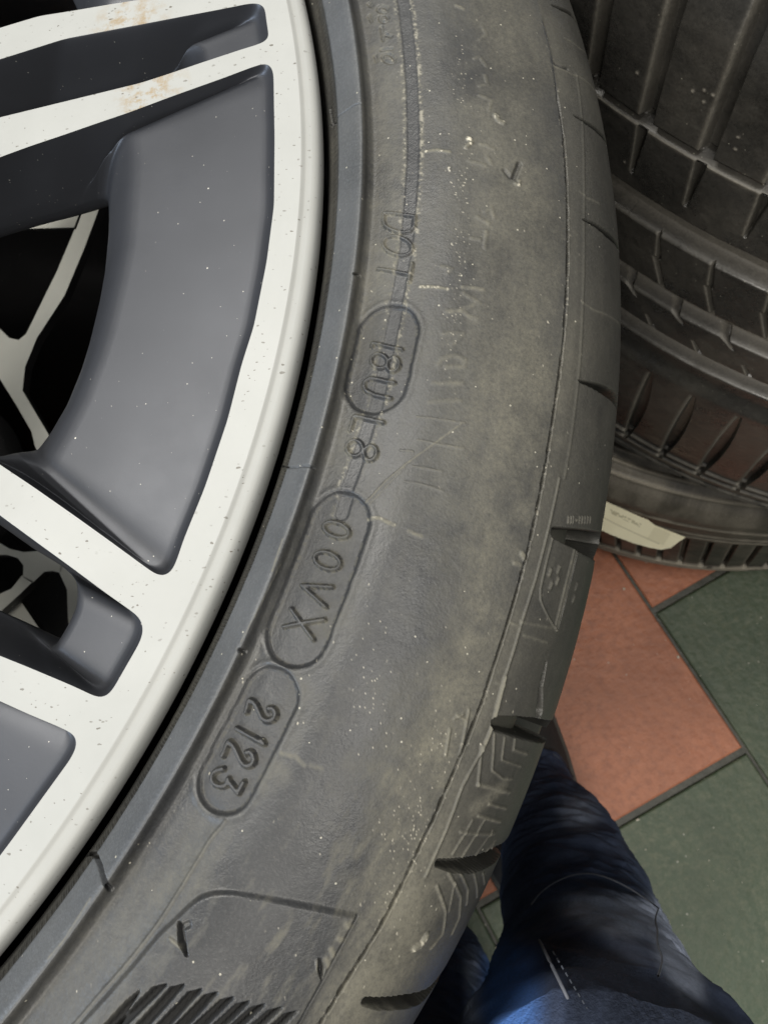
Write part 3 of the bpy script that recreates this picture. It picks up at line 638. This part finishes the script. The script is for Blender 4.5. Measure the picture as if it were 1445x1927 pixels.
# build the surface
dr = np.gradient(PR, S); dz = np.gradient(PZ, S); nr, nz_ = -dz, dr; ln = np.hypot(nr, nz_); nr, nz_ = nr / ln, nz_ / ln
RR = PR[:, None] + Hh * nr[:, None]; ZZ = PZ[:, None] + Hh * nz_[:, None]
P3 = np.stack([RR * np.cos(TH)[None], RR * np.sin(TH)[None], ZZ], -1); NN = grid_normals(P3)
if NN[NS // 2, NT_ // 2, 2] < 0: NN = -NN
F = grid_faces(NS, NT_); V = P3.reshape(-1, 3); N = NN.reshape(-1, 3)
fc = P3[:-1, :-1].reshape(-1, 3); v_ = np.cross(V[F[:, 1]] - V[F[:, 0]], V[F[:, 2]] - V[F[:, 0]])
if v_[len(F) // 2, 2] < 0: F = F[:, ::-1]
fs = SS[:-1, :-1].ravel() + ds / 2; Fi = lambda A: A[:-1, :-1].ravel()
part = np.zeros(len(F), int)                                           # 0 sidewall
part[fs < sB0] = 1; part[(fs >= sB0) & (fs < sB1)] = 2
ckline = np.interp(U, CK[:, 1], CK[:, 0]); part[(SS > ckline[None, :])[:-1, :-1].ravel()] = 3
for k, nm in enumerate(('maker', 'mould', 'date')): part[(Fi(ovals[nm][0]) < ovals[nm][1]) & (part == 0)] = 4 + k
# the rest of the tyre, coarser
full = [(r_, z_) for r_, z_ in zip(PR[::9], PZ[::9])] + [(.3355, -.075), (.3355, -.12), (.3355, -.16), (.3352, -.18), (.3338, -.209), (.3295, -.223), (.3186, -.235), (.30, -.243), (.28, -.242), (.268, -.238), (.262, -.228)]
tail = [(.318, -.052), (.3235, -.0605), (.326, -.068), (.3345, -.078), (.3355, -.084)] + full[len(PR[::9]) + 1:]
tyre = revolve('tyre', full, 400, M['rubber'], wheel, math.degrees(TH0), math.degrees(TH1) + 360)
t2 = revolve('tread', tail, 120, M['shoulder'], tyre, math.degrees(TH1), math.degrees(TH0))
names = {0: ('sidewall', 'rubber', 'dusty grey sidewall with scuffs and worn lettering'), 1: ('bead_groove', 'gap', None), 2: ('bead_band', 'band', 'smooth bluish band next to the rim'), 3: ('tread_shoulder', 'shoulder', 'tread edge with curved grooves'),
         4: ('code_panel', 'rubber', 'rounded sunken panel nearest the top, with faint worn characters'), 5: ('code_panel', 'rubber', 'long rounded panel stamped 00VX'), 6: ('code_panel', 'rubber', 'rounded panel stamped 2123'), 7: ('groove_row', 'dark_slot', 'row of black slots at the bottom')}
for k, (nm, mt, lb) in names.items():
    msk = part == k
    if not msk.any(): continue
    u, f = subset(V, F, msk)
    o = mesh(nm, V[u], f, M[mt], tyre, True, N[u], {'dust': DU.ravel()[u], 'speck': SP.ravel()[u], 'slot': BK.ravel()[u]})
    if lb: o['label'] = lb

# ------------------------------------------------------------------ the wheel underneath, seen through the openings
low = empty('car_wheel', (0, 0, .245), 'silver wheel lying underneath, glimpsed through the openings of the big grey wheel', 'wheel')
ZL = -.20; z2 = H + ZL - .245                  # local height of its face
def plate(name, px, th, parent, mat, rotdeg=0, zl=ZL):
    P = at(px, zl); P = ROT(P, rotdeg); n = len(P); zz = H + zl - .245
    b = .0025; c = P.mean(0); V = [(x, y, zz) for x, y in P] + [(x, y, zz - th) for x, y in P]
    Fs = [tuple(range(n))] + [(i, i + n, (i + 1) % n + n, (i + 1) % n) for i in range(n)] + [tuple(range(2 * n - 1, n - 1, -1))]
    A = 0.5 * np.sum(P[:, 0] * np.roll(P[:, 1], -1) - np.roll(P[:, 0], -1) * P[:, 1])
    if A < 0: Fs = [f[::-1] for f in Fs]
    o = mesh(name, V, Fs, mat, parent, False); o.data.materials.append(M['black'])
    for p_ in o.data.polygons[1:]: p_.material_index = 1
    return o
Y1 = [(174, 372), (193, 376), (160, 465), (122, 556), (70, 636), (48, 690), (43, 735), (98, 828), (120, 870), (80, 872), (66, 838), (60, 812), (30, 760), (0, 712), (-60, 660), (-160, 640), (-160, 560), (-60, 590), (0, 618), (18, 636), (36, 640), (50, 628), (108, 510), (150, 410)]
Y2 = [(-20, 1012), (0, 1022), (20, 1033), (45, 1039), (85, 1036), (124, 1044), (114, 1078), (100, 1074), (84, 1076), (62, 1097), (44, 1086), (45, 1064), (34, 1050), (14, 1044), (-20, 1044)]
Y3 = [(122, 1043), (170, 1070), (200, 1140), (160, 1225), (132, 1220), (128, 1150), (127, 1110), (118, 1090), (112, 1078)]
Y4 = [(63, 1094), (42, 1083), (22, 1108), (0, 1118), (-20, 1122), (-20, 1168), (0, 1153), (40, 1116)]
for k, (L_, rd) in enumerate(((Y1, 0), (Y2, 0), (Y3, 0), (Y4, 0), (Y1, 110), (Y1, 160), (Y1, 210))): plate('spoke', L_, .006, low, M['silver'], rd, ZL - .004 * max(0, k - 3))
plate('spoke', [(20, 430), (60, 412), (140, 392), (150, 402), (140, 428), (60, 430)], .0015, low, M['silver'], 0, -.12)
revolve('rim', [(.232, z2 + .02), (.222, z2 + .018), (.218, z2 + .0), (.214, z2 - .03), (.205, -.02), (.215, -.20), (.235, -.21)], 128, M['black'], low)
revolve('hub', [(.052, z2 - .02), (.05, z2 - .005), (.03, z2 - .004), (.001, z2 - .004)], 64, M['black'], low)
revolve('tyre', [(.232, -.035), (.25, -.022), (.275, -.010), (.30, -.016), (.311, -.035), (.318, -.06), (.318, -.18), (.311, -.205), (.30, -.222), (.275, -.237), (.25, -.232), (.235, -.215)], 200, M['tread'], low)
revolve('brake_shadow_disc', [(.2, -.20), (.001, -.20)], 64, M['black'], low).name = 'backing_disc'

# ------------------------------------------------------------------ stack of worn tyres to the right
def tread_tyre(name, c, R, prof, th0, th1, ns, nt, feats, mat, parent, bands, dustf=None):
    kp_ = np.array(prof); sk_ = np.r_[0, np.cumsum(np.hypot(*np.diff(kp_, axis=0).T))]
    s = np.linspace(0, sk_[-1], ns); pr = np.interp(s, sk_, kp_[:, 0]); pz = np.interp(s, sk_, kp_[:, 1])
    k = np.ones(7) / 7
    for _ in range(2):
        pr = np.convolve(np.pad(pr, 3, 'edge'), k, 'valid'); pz = np.convolve(np.pad(pz, 3, 'edge'), k, 'valid')
    th = np.radians(np.linspace(th0, th1, nt)); Sg, Tg = np.meshgrid(s, th, indexing='ij'); Zg = np.repeat(pz[:, None], nt, 1); Rg = np.repeat(pr[:, None], nt, 1)
    h, d, sp = feats(Sg, Tg, Zg, Rg)
    a_ = np.gradient(pr, s); b_ = np.gradient(pz, s); n_r, n_z = -b_, a_; l_ = np.hypot(n_r, n_z) + 1e-9; n_r /= l_; n_z /= l_
    Rr = pr[:, None] + h * n_r[:, None]; Zr = pz[:, None] + h * n_z[:, None]
    P = np.stack([Rr * np.cos(Tg), Rr * np.sin(Tg), Zr], -1); Nn = grid_normals(P)
    i, j = ns // 2, nt // 2
    if Nn[i, j] @ np.array([math.cos(th[j]), math.sin(th[j]), 0]) < 0: Nn = -Nn
    Vv = P.reshape(-1, 3); Ff = grid_faces(ns, nt); vv = np.cross(Vv[Ff[:, 1]] - Vv[Ff[:, 0]], Vv[Ff[:, 2]] - Vv[Ff[:, 0]]); fi = i * (nt - 1) + j
    if vv[fi] @ Nn[i, j] < 0: Ff = Ff[:, ::-1]
    zf = pz[:-1].repeat(nt - 1)
    for nm, z0, z1 in bands:
        m = (zf <= z0) & (zf > z1)
        if m.any():
            u, f = subset(Vv, Ff, m); mesh(nm, Vv[u], f, mat, parent, True, Nn.reshape(-1, 3)[u], {'dust': np.clip(d, 0, 1).ravel()[u], 'speck': np.clip(sp, 0, 1).ravel()[u]})  # dust value also holds the light painted on groove walls
def groove(x, c, hw, edge): return 1 - sst((np.abs(x - c) - hw + edge) / (2 * edge))
BC = np.array([.575, .3125]); BR = .315
tb = empty('tyre', (BC[0], BC[1], H), 'worn black tyre with broad tread grooves, top one of the stack', 'tyre', 'worn tyres stacked at the right')
PER = 4.5
def featB(S_, T_, Z, R_g):
    h = np.zeros_like(Z); deg = np.degrees(T_); x = T_ * BR; y = Z
    n = vnoise(x + 5, y + 5, 40, 4, 81); nf = vnoise(x + 5, y + 5, 500, 3, 82)
    d = .10 + .22 * np.clip((n - .45) * 3, 0, 1) + .1 * (nf - .5)
    # circumferential grooves; lit lower walls painted paler through the dust value
    for zc, hw, dp in ((-.128, .0065, .0068), (-.1725, .0052, .0062), (-.206, .0052, .0062)):
        wob = .0006 * (vnoise(x + 5, y * 0 + zc + 5, 60, 2, 83) - .5)
        m = groove(Z + wob, zc, hw, .0018); h -= dp * m; d += .55 * m * (Z < zc + .001) + .1 * m
    m = groove(Z, -.0875, .0014, .0007); h -= .0040 * m; d += .5 * np.exp(-((Z + .0899) / .0008) ** 2)
    def cell(c, hw): return np.abs((deg - c + PER / 2) % PER - PER / 2) * math.pi / 180 * BR
    # lateral block grooves above the thin groove; lit left wall painted as pale stripe
    cell0 = cell(-133.95 + 0 * deg, 0); m = (1 - sst((cell0 - .0017) / .0014)) * sst((Z + .0880) / .001); h -= .0050 * m
    side_ = ((deg + 133.95 + PER / 2) % PER - PER / 2) * math.pi / 180 * BR
    d += .55 * np.exp(-((side_ + .0030) / .0010) ** 2) * sst((Z + .0885) / .002)
    # tapering slits under it
    def slit(a0, z0, a1, z1, w0, w1, dp, per=PER):
        nonlocal h, d
        t = np.clip((Z - z0) / (z1 - z0), 0, 1); ac = a0 + (a1 - a0) * t; q = ((deg - ac + per / 2) % per - per / 2) * math.pi / 180 * BR
        wz = w0 + (w1 - w0) * t; inz = sst((np.minimum(z0, Z) - np.minimum(Z, z1)) / 1) * 0 + ((Z <= z0) & (Z >= z1))
        mm = (1 - sst((np.abs(q) - wz + .0003) / .0008)) * inz; h -= dp * mm; d += .5 * np.exp(-((q + wz + .0006) / .0007) ** 2) * inz
    slit(-134.0, -.090, -134.0, -.1125, .0018, .0003, .005)
    slit(-130.6, -.1355, -130.0, -.1500, .0002, .0009, .003, 4.5); slit(-130.2, -.150, -128.8, -.1675, .0010, .0006, .003)
    slit(-127.6, -.1765, -126.1, -.184, .0016, .0002, .004, 4.5); slit(-129.3, -.192, -128.3, -.1995, .0003, .0012, .003, 4.5)
    # bell-mouthed shoulder slits
    z0, z1 = -.240, -.334; t = np.clip((Z - z0) / (z1 - z0), 0, 1); ac = -126.85 + .35 * t + .25 * np.sin(t * 3.1)
    q = ((deg - ac + PER / 2) % PER - PER / 2) * math.pi / 180 * BR; wz = .0004 + .0026 * np.sin(np.pi * t) ** .8
    inz = ((Z <= z0) & (Z >= z1 - .004)); mm = (1 - sst((np.abs(q) - wz + .0003) / .0008)) * inz; h -= .006 * mm * np.sin(np.pi * np.clip(t, .05, 1)) ** .5
    d += .6 * np.exp(-((q + wz + .0010) / .0010) ** 2) * inz
    # little triangular pockets and the step to the shoulder
    q = 1 + ((deg + 125.9 + 5.6 / 2) % 5.6 - 5.6 / 2) * math.pi / 180 * BR; mm = (1 - sst((np.abs(q) - .0036 * np.clip((-.214 - Z) / .012, 0, 1)) / .0008)) * ((Z < -.2145) & (Z > -.226)); h -= .003 * mm
    h -= .0028 * sst((-.214 - Z) / .004) * sst((Z + .238) / .014)
    # ribs on the lower edge
    for zc in (-.322, -.3305, -.343, -.352, -.360): h += .0016 * groove(Z, zc, .0012, .0009); d += .35 * groove(Z, zc, .0014, .0009) * (n > .35)
    d += .4 * sst((-.325 - Z) / .012) * (vnoise(x + 5, y + 5, 160, 3, 84) > .42)
    h += .00025 * (vnoise(x + 5, y + 5, 260, 3, 85) - .5)
    for a_, z_ in ((-131.6, -.030), (-130.9, -.062), (-130.7, -.066), (-130.3, -.062), (-131.5, -.0645), (-128.0, -.072), (-127.9, -.077), (-135.3, -.07), (-134.7, -.110)):
        q = np.hypot((deg - a_) * math.pi / 180 * BR, Z - z_); g_ = 1 - sst((q + .0006 * vnoise(x + 5, y + 5, 900, 2, 87) - .0006) / .0006); h += .0003 * g_; d += 1.1 * g_
    sp = ((nf > .93) & (vnoise(x + 5, y + 5, 900, 1, 86) > .7)) * .5
    return h, d, sp
profB = [(.285, .002), (.298, -.004), (.3075, -.013), (.3125, -.026), (.3147, -.045), (.315, -.09), (.315, -.24), (.3153, -.32), (.315, -.335), (.3135, -.345), (.311, -.355), (.306, -.364), (.296, -.370), (.28, -.374)]
tread_tyre('tb', BC, BR, profB, -146, -98, 760, 700, featB, M['tread'], tb,
           [('outer_shoulder', 1, -.0875), ('tread_rib', -.0875, -.128), ('tread_rib', -.128, -.1725), ('tread_rib', -.1725, -.206), ('inner_shoulder', -.206, -9)])
revolve('casing', [(.24, -.03), (.25, -.012), (.27, .0)] + profB + [(.26, -.37), (.24, -.35)], 160, M['tread'], tb, -98, -146 + 360)
mesh_in = revolve('bead', [(.24, -.35), (.262, -.335), (.29, -.31), (.295, -.2), (.29, -.06), (.262, -.035), (.24, -.03)], 120, M['tread'], tb)
for seg in ((-146, -98),): revolve('sidewall', [(.24, -.03), (.25, -.012), (.27, .0), (.285, .002)], 60, M['tread'], tb, *seg); revolve('sidewall', [(.28, -.374), (.26, -.37), (.24, -.35)], 60, M['tread'], tb, *seg)

LC = np.array([.512, .326]); LR = .315; LZ = -.385
tl = empty('tyre', (LC[0], LC[1], H), 'dusty black tyre on the floor with torn paper label, bottom of the stack', 'tyre', 'worn tyres stacked at the right')
lz = [on_cyl([q], LC, LR, -.598, -.3)[0] for q in ((1155, 930), (1289, 980), (1445, 1008))]
def featL(S_, T_, Z, R_g):
    h = np.zeros_like(Z); deg = np.degrees(T_); x = T_ * LR; n = vnoise(x + 5, Z + R_g + 5, 60, 4, 91); nf = vnoise(x + 5, Z + R_g + 5, 700, 3, 92)
    d = .18 + .3 * np.clip((n - .4) * 3, 0, 1) + .15 * (nf - .5)
    top_ = Z > -.40
    for rc in (.272, .279, .2865, .294, .3015): 
        m = groove(R_g, rc, .0011, .0008) * top_; h += .0013 * m; d += .5 * m * (n > .3)
    for zc in (-.412, -.428, -.4365): m = groove(Z, zc, .0016, .0012); h += .0012 * m; d += .45 * m
    PL = 3.15; q = ((deg + 100 + (Z + .5) * 30 + PL / 2) % PL - PL / 2) * math.pi / 180 * LR
    inz = (Z < -.445) & (Z > -.525); m = (1 - sst((np.abs(q) - .0014) / .0008)) * inz; h -= .005 * m; d += .4 * np.exp(-((q + .0026) / .0009) ** 2) * inz; d -= .22 * inz
    for zc in (-.528, -.541, -.553, -.564): m = groove(Z, zc, .0030, .0022); h += .0026 * m; d += .7 * m * (n > .3)
    d += .3 * sst((-.52 - Z) / .01) * (vnoise(x + 5, Z + 5, 200, 3, 94) > .45)
    h += .0005 * (vnoise(x + 5, Z + 5, 200, 3, 95) - .5)
    return h, d, (nf > .94) * .5
profL = [(.255, -.385), (.27, -.376), (.285, -.374), (.298, -.379), (.308, -.389), (.3135, -.402), (.315, -.42), (.315, -.50), (.3145, -.530), (.312, -.548), (.308, -.562), (.301, -.575), (.288, -.585), (.27, -.588)]
tread_tyre('tl', LC, LR, profL, -140, -70, 380, 620, featL, M['tread_low'], tl, [('sidewall', 1, -.405), ('tread', -.405, -.527), ('lower_shoulder', -.527, -9)])
revolve('casing', [(.24, -.39)] + profL + [(.25, -.58), (.24, -.55)], 160, M['tread_low'], tl, -70, -140 + 360)
revolve('bead', [(.24, -.55), (.27, -.54), (.285, -.48), (.27, -.42), (.24, -.40), (.24, -.39)], 120, M['tread_low'], tl)
revolve('inner_sidewall', [(.24, -.39), (.255, -.385)], 60, M['tread_low'], tl, -140, -70)
# torn paper label stuck on its tread
def label_mat():
    t = NT('yellowed_paper'); b = t.mix(t.ramp(t.noise(60, 5), .3, .7), (.88, .83, .60), (.80, .74, .52)); pr = t.attr('print')
    b = t.mix(pr, b, (.42, .38, .24)); return t.set(Base_Color=b, Roughness=.7)
M['paper'] = label_mat()
LPX = [(1130, 938), (1153, 947), (1170, 954), (1196, 966), (1218, 975), (1232, 986), (1262, 999), (1290, 1011), (1272, 1023), (1262, 1031), (1243, 1034), (1225, 1030), (1196, 1022), (1170, 1012), (1135, 998), (1115, 990)]
q0 = on_cyl([(1205, 985)], LC, LR + .004, -.598, -.3)[0]; rad_ = np.array([math.cos(q0[0]), math.sin(q0[0]), 0]); an = np.array([LC[0], LC[1], q0[1]]) + rad_ * (LR + .016)
nrm = rad_ * .62 + np.array([0, 0, .785]); e1_ = np.array([-rad_[1], rad_[0], 0]); e2_ = np.cross(nrm, e1_)
def on_plane(px):
    d = ray(px); t = ((an - CAMW) @ nrm) / (d @ nrm); P = CAMW + d * t[:, None] - an; return np.c_[P @ e1_, P @ e2_]
q = on_plane(LPX); lo_, hi_ = q.min(0), q.max(0)
g0, g1 = np.meshgrid(np.linspace(lo_[0], hi_[0], 140), np.linspace(lo_[1], hi_[1], 80), indexing='ij')
ins = inside(np.c_[g0.ravel(), g1.ravel()], q).reshape(g0.shape)
curl = .0016 * np.sin((g0 - lo_[0]) * 60) + .002 * vnoise(g0 + 1, g1 + 1, 30, 2, 99)
Pl = an + np.array([-LC[0] * 1.0, -LC[1] * 1.0, 0]) + g0[..., None] * e1_ + g1[..., None] * e2_ + curl[..., None] * nrm
a0_, a1_ = on_plane([(1150, 958)])[0], on_plane([(1275, 1018)])[0]; ax_ = (a1_ - a0_) / np.linalg.norm(a1_ - a0_); ay_ = np.array([-ax_[1], ax_[0]])
if (on_plane([(1150, 940)])[0] - a0_) @ ay_ < 0: ay_ = -ay_
Lx = (g0 - a0_[0]) * ax_[0] + (g1 - a0_[1]) * ax_[1]; Ly = (g0 - a0_[0]) * ay_[0] + (g1 - a0_[1]) * ay_[1]; k_ = np.linalg.norm(a1_ - a0_)
un = Lx / k_; hh_ = np.linalg.norm(on_plane([(1150, 940)])[0] - a0_)
pm = ((np.abs(Ly + .1 * hh_) < .20 * hh_) & (un > -.02) & (un < .45) & (vnoise(Lx + 1, Ly + 1, 900, 1, 98) > .42)) * .8 + ((np.abs(Ly + 1.05 * hh_) < .06 * hh_) & (un < .8)) * .6 + ((np.abs(Ly + .3 * hh_) < .7 * hh_) & (un > .62) & (un < .86)) * .25
Fl = grid_faces(140, 80); mk = (ins[:-1, :-1] & ins[1:, 1:] & ins[1:, :-1] & ins[:-1, 1:]).ravel()
u, f = subset(Pl.reshape(-1, 3), Fl, mk); lb = mesh('paper_label', Pl.reshape(-1, 3)[u], f, M['paper'], tl, True, None, {'print': pm.ravel()[u]})
sm = lb.modifiers.new('thickness', 'SOLIDIFY'); sm.thickness = .0006
lb['label'] = 'torn cream paper label with faint print'

# ------------------------------------------------------------------ the person standing beside the wheel
person = empty('person', (float(at([(1000, 1450)], -H)[0][0]), float(at([(1000, 1450)], -H)[0][1]), 0), 'person standing on the tiles in dark blue jeans, seen from above', 'person')
def tube_leg(rows, seed, n=160, per=52):
    """rows: left px, right px at a picture height y, height z above the floor, flattening"""
    cs = []
    for (xl, xr, y, z) in rows:
        a_, b_ = at([(xl, y), (xr, y)], z - H); c = (a_ + b_) / 2; r = np.hypot(*(b_ - a_)) / 2; cs.append((c[0], c[1], z, r))
    cs = np.array(cs); k = np.arange(len(cs)); kk = np.linspace(0, len(cs) - 1, per * (len(cs) - 1) // 2)
    C = np.stack([pchip(k, cs[:, i], kk) for i in range(4)], 1); V = []; tg = np.gradient(C[:, :3], axis=0); tg /= np.linalg.norm(tg, axis=1, keepdims=True)
    phi = np.linspace(0, 2 * np.pi, n, endpoint=False)
    for i in range(len(C)):
        t = tg[i]; e1 = np.cross(t, (0, 1, 0)); e1 /= np.linalg.norm(e1); e2 = np.cross(t, e1)
        s_ = kk[i]
        rg = vnoise(np.cos(phi) * 1.1 + 9 + s_ * .9, np.sin(phi) * 1.1 + 5 + s_ * 1.7, 1.6, 2, seed + 4); f = 1 + .055 * (1 - np.abs(2 * rg - 1)) ** 3 - .02 + .012 * np.sin(s_ * 4 + 2.5 * np.sin(phi + seed)) + .05 * (vnoise(np.cos(phi) * 2 + 5, np.sin(phi) * 2 + 5 + s_ * 2.5, 1.3, 3, seed) - .5) * 2
        V.append(C[i, :3] + (C[i, 3] * f)[:, None] * (np.cos(phi)[:, None] * e1 + np.sin(phi)[:, None] * e2))
    last = V[-1]; c = last.mean(0); dr_ = np.array([0, -.88, .47])          # thigh going on up and back, out of the picture
    for k_ in range(1, 13): V.append(c + (last - c) * (1 + .05 * k_) + dr_ * .03 * k_)
    last = V[-1]; c = last.mean(0)
    for q_ in (.8, .4, .01): V.append(c + (last - c) * q_ + dr_ * .01 * (1 - q_))
    return np.array(V)
right = [(985, 1062, 1440, .07), (968, 1090, 1500, .10), (950, 1152, 1575, .15), (947, 1192, 1640, .20), (945, 1228, 1700, .24), (948, 1250, 1760, .28), (938, 1280, 1820, .31), (925, 1308, 1880, .34), (905, 1345, 1950, .38), (850, 1470, 2100, .46), (780, 1620, 2350, .56)]
left = [(800, 905, 1790, .05), (770, 922, 1830, .09), (745, 930, 1880, .14), (715, 935, 1930, .19), (670, 940, 2010, .26), (600, 960, 2150, .36), (480, 960, 2400, .5)]
Va = tube_leg(right, 3); Vb = tube_leg(left, 8)
def leg_attr(V):
    P = V.reshape(-1, 3) - CAM; c = P @ R_.T; return np.c_[CX + FPX * c[:, 0] / -c[:, 2], CY - FPX * c[:, 1] / -c[:, 2]]
def patch(px, c, rx, ry, rot=0):
    x = px[:, 0] - c[0]; y = px[:, 1] - c[1]; a_ = x * math.cos(rot) + y * math.sin(rot); b_ = -x * math.sin(rot) + y * math.cos(rot)
    return np.exp(-((a_ / rx) ** 2 + (b_ / ry) ** 2) ** 2)
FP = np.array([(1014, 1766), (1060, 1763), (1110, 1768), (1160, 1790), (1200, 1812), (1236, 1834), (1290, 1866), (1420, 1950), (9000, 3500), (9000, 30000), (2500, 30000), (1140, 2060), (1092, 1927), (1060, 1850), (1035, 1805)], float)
Vall = []; Fall = []; fd = []; bl = []; pn = []; b0 = 0
for Vx in (Va, Vb):
    n, m = Vx.shape[:2]; px = leg_attr(Vx); nn_ = vnoise(px[:, 0] * .01 + 5, px[:, 1] * .01 + 5, 6, 4, 12)
    fade = 1.5 * patch(px, (1165, 1722), 100, 38, .18) + 1.5 * patch(px, (1272, 1795), 34, 100, -.35) + .45 * patch(px, (1090, 1530), 40, 35) + .2 * patch(px, (1185, 1790), 50, 25, .3) + .9 * patch(px, (893, 1870), 20, 75, -.1)
    blue = 1.3 * patch(px, (955, 1870), 58, 95, .1)
    ip = inside(px, FP); ed = np.full(len(px), 1e9)
    for a_, b_ in zip(FP, np.roll(FP, -1, 0)):
        v = b_ - a_; tq = np.clip(((px - a_) @ v) / (v @ v), 0, 1); ed = np.minimum(ed, np.hypot(*(px - a_ - tq[:, None] * v).T))
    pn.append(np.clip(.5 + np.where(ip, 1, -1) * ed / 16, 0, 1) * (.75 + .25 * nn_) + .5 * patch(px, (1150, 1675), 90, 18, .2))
    fd.append(np.clip(fade * (.5 + nn_), 0, 1)); bl.append(np.clip(blue * (.4 + nn_), 0, 1))
    Vall.append(Vx.reshape(-1, 3)); Fall.append(grid_faces(n, m, True) + b0); b0 += n * m
Vj = np.vstack(Vall) - np.array([person.location.x, person.location.y, 0])
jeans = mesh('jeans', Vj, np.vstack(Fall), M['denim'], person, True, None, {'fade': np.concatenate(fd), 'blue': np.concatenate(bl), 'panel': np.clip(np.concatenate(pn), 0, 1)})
def leg_point(px):                             # nearest point of the right leg's surface under a traced point
    d = ray([px])[0]; P = np.vstack([Va.reshape(-1, 3)]) - CAM; d = d / np.linalg.norm(d); t = P @ d; off_ = np.linalg.norm(P - t[:, None] * d, axis=1)
    k = np.where(off_ < .006)[0]
    if len(k) == 0: k = np.array([int(np.argmin(off_))])
    return CAM + d * t[k].min()
def seam(name, pts, r, mat, lift=.001):
    P = smoothline(np.array([leg_point(q) for q in pts]), 2) + np.array([0, 0, lift]); t = np.gradient(P, axis=0); t /= np.linalg.norm(t, axis=1, keepdims=True); V = []
    ph = np.linspace(0, 2 * np.pi, 6, endpoint=False)
    for p_, tt_ in zip(P, t):
        e1 = np.cross(tt_, (0, 0, 1)); e1 /= np.linalg.norm(e1) + 1e-9; e2 = np.cross(tt_, e1); V.append(p_ + r * (np.cos(ph)[:, None] * e1 + np.sin(ph)[:, None] * e2))
    V = np.array(V) - np.array([person.location.x, person.location.y, 0]); return mesh(name, V.reshape(-1, 3), grid_faces(len(P), 6, True), mat, person)
seam('seam', [(998, 1702), (1018, 1676), (1050, 1655), (1090, 1642), (1130, 1645), (1180, 1668), (1220, 1695), (1238, 1708)], .00035, M['thread'])
seam('seam', [(1238, 1708), (1230, 1728), (1236, 1750), (1234, 1775), (1245, 1800), (1240, 1822), (1236, 1834)], .0003, M['thread'])
seam('seam', [(1040, 1418), (1062, 1435), (1078, 1462)], .00035, M['thread'])
# the bright edge of the dark panel, with a row of stitches
seam('pocket_edge', [(1014, 1768), (1030, 1800), (1052, 1845), (1075, 1892), (1096, 1935), (1120, 1990)], .00042, M['thread'], .0008)
for k_ in range(11):
    y_ = 1790 + k_ * 13; x_ = 1040 + (y_ - 1790) * .60
    seam('stitch', [(x_, y_), (x_ + 2, y_ + 4), (x_ + 4, y_ + 7)], .00022, M['stitch'], .0004)
def shoe(c, heading, L=.27, Wd=.095):
    V = []; n = 28; ph = np.linspace(0, 2 * np.pi, n, endpoint=False)
    lv = [(0, 1.0), (.012, 1.04), (.02, 1.02), (.022, .97), (.045, .93), (.065, .72), (.08, .5), (.09, .3)]
    for z, s_ in lv:
        x = np.cos(ph); y = np.sin(ph) * (1 - .18 * np.cos(ph)); sh = -.2 * (z > .05) * (z - .05) / .04
        V.append(np.c_[(x * s_ * (1 if z < .05 else .85) + sh) * L / 2, y * s_ * Wd / 2, np.full(n, z)])
    V = np.array(V); a_ = heading; Rz = np.array([[math.cos(a_), math.sin(a_), 0], [-math.sin(a_), math.cos(a_), 0], [0, 0, 1]])
    V = V @ Rz + np.array([c[0] - person.location.x, c[1] - person.location.y, .005])
    f = grid_faces(8, n, True); us, f1 = subset(0, f, np.arange(len(f)) < 3 * n); uu_, f2 = subset(0, f, np.arange(len(f)) >= 3 * n); Vr = V.reshape(-1, 3)
    so = mesh('shoe', Vr[uu_], f2, M['shoe'], person); mesh('sole', Vr[us], f1, M['sole'], so)
c1 = at([(968, 1440)], -H + .03)[0]; shoe(c1, math.radians(103)); c2 = at([(820, 1840)], -H + .03)[0]; shoe(c2 - np.array([.01, .0]), math.radians(110))

# ------------------------------------------------------------------ crumbs on the floor
V = []; Fg = []
for k in range(46):
    if k < 7: x, y = at([[(1172, 1110), (1273, 1237), (1197, 1541), (935, 1780), (1212, 1597), (1330, 1617), (1314, 1272)][k]], -H)[0]; r = (.0016, .0015, .0018, .0015, .0008, .0008, .0007)[k]
    else: x, y = at([(RNG.uniform(1050, 1440), RNG.uniform(1090, 1900))], -H)[0]; r = RNG.uniform(.0002, .0005)
    b = len(V); z = .0048 + r * .5
    for i in range(5):
        t = i * 1.2566 + RNG.random(); V.append((x + r * math.cos(t) * RNG.uniform(.6, 1.2), y + r * math.sin(t) * RNG.uniform(.6, 1.2), z))
    V += [(x, y, z + r * .7), (x, y, z - r * .6)]
    for i in range(5): Fg += [(b + i, b + (i + 1) % 5, b + 5), (b + (i + 1) % 5, b + i, b + 6)]
tag(mesh('floor_grit', V, Fg, M['grit'], None, False), kind='stuff')
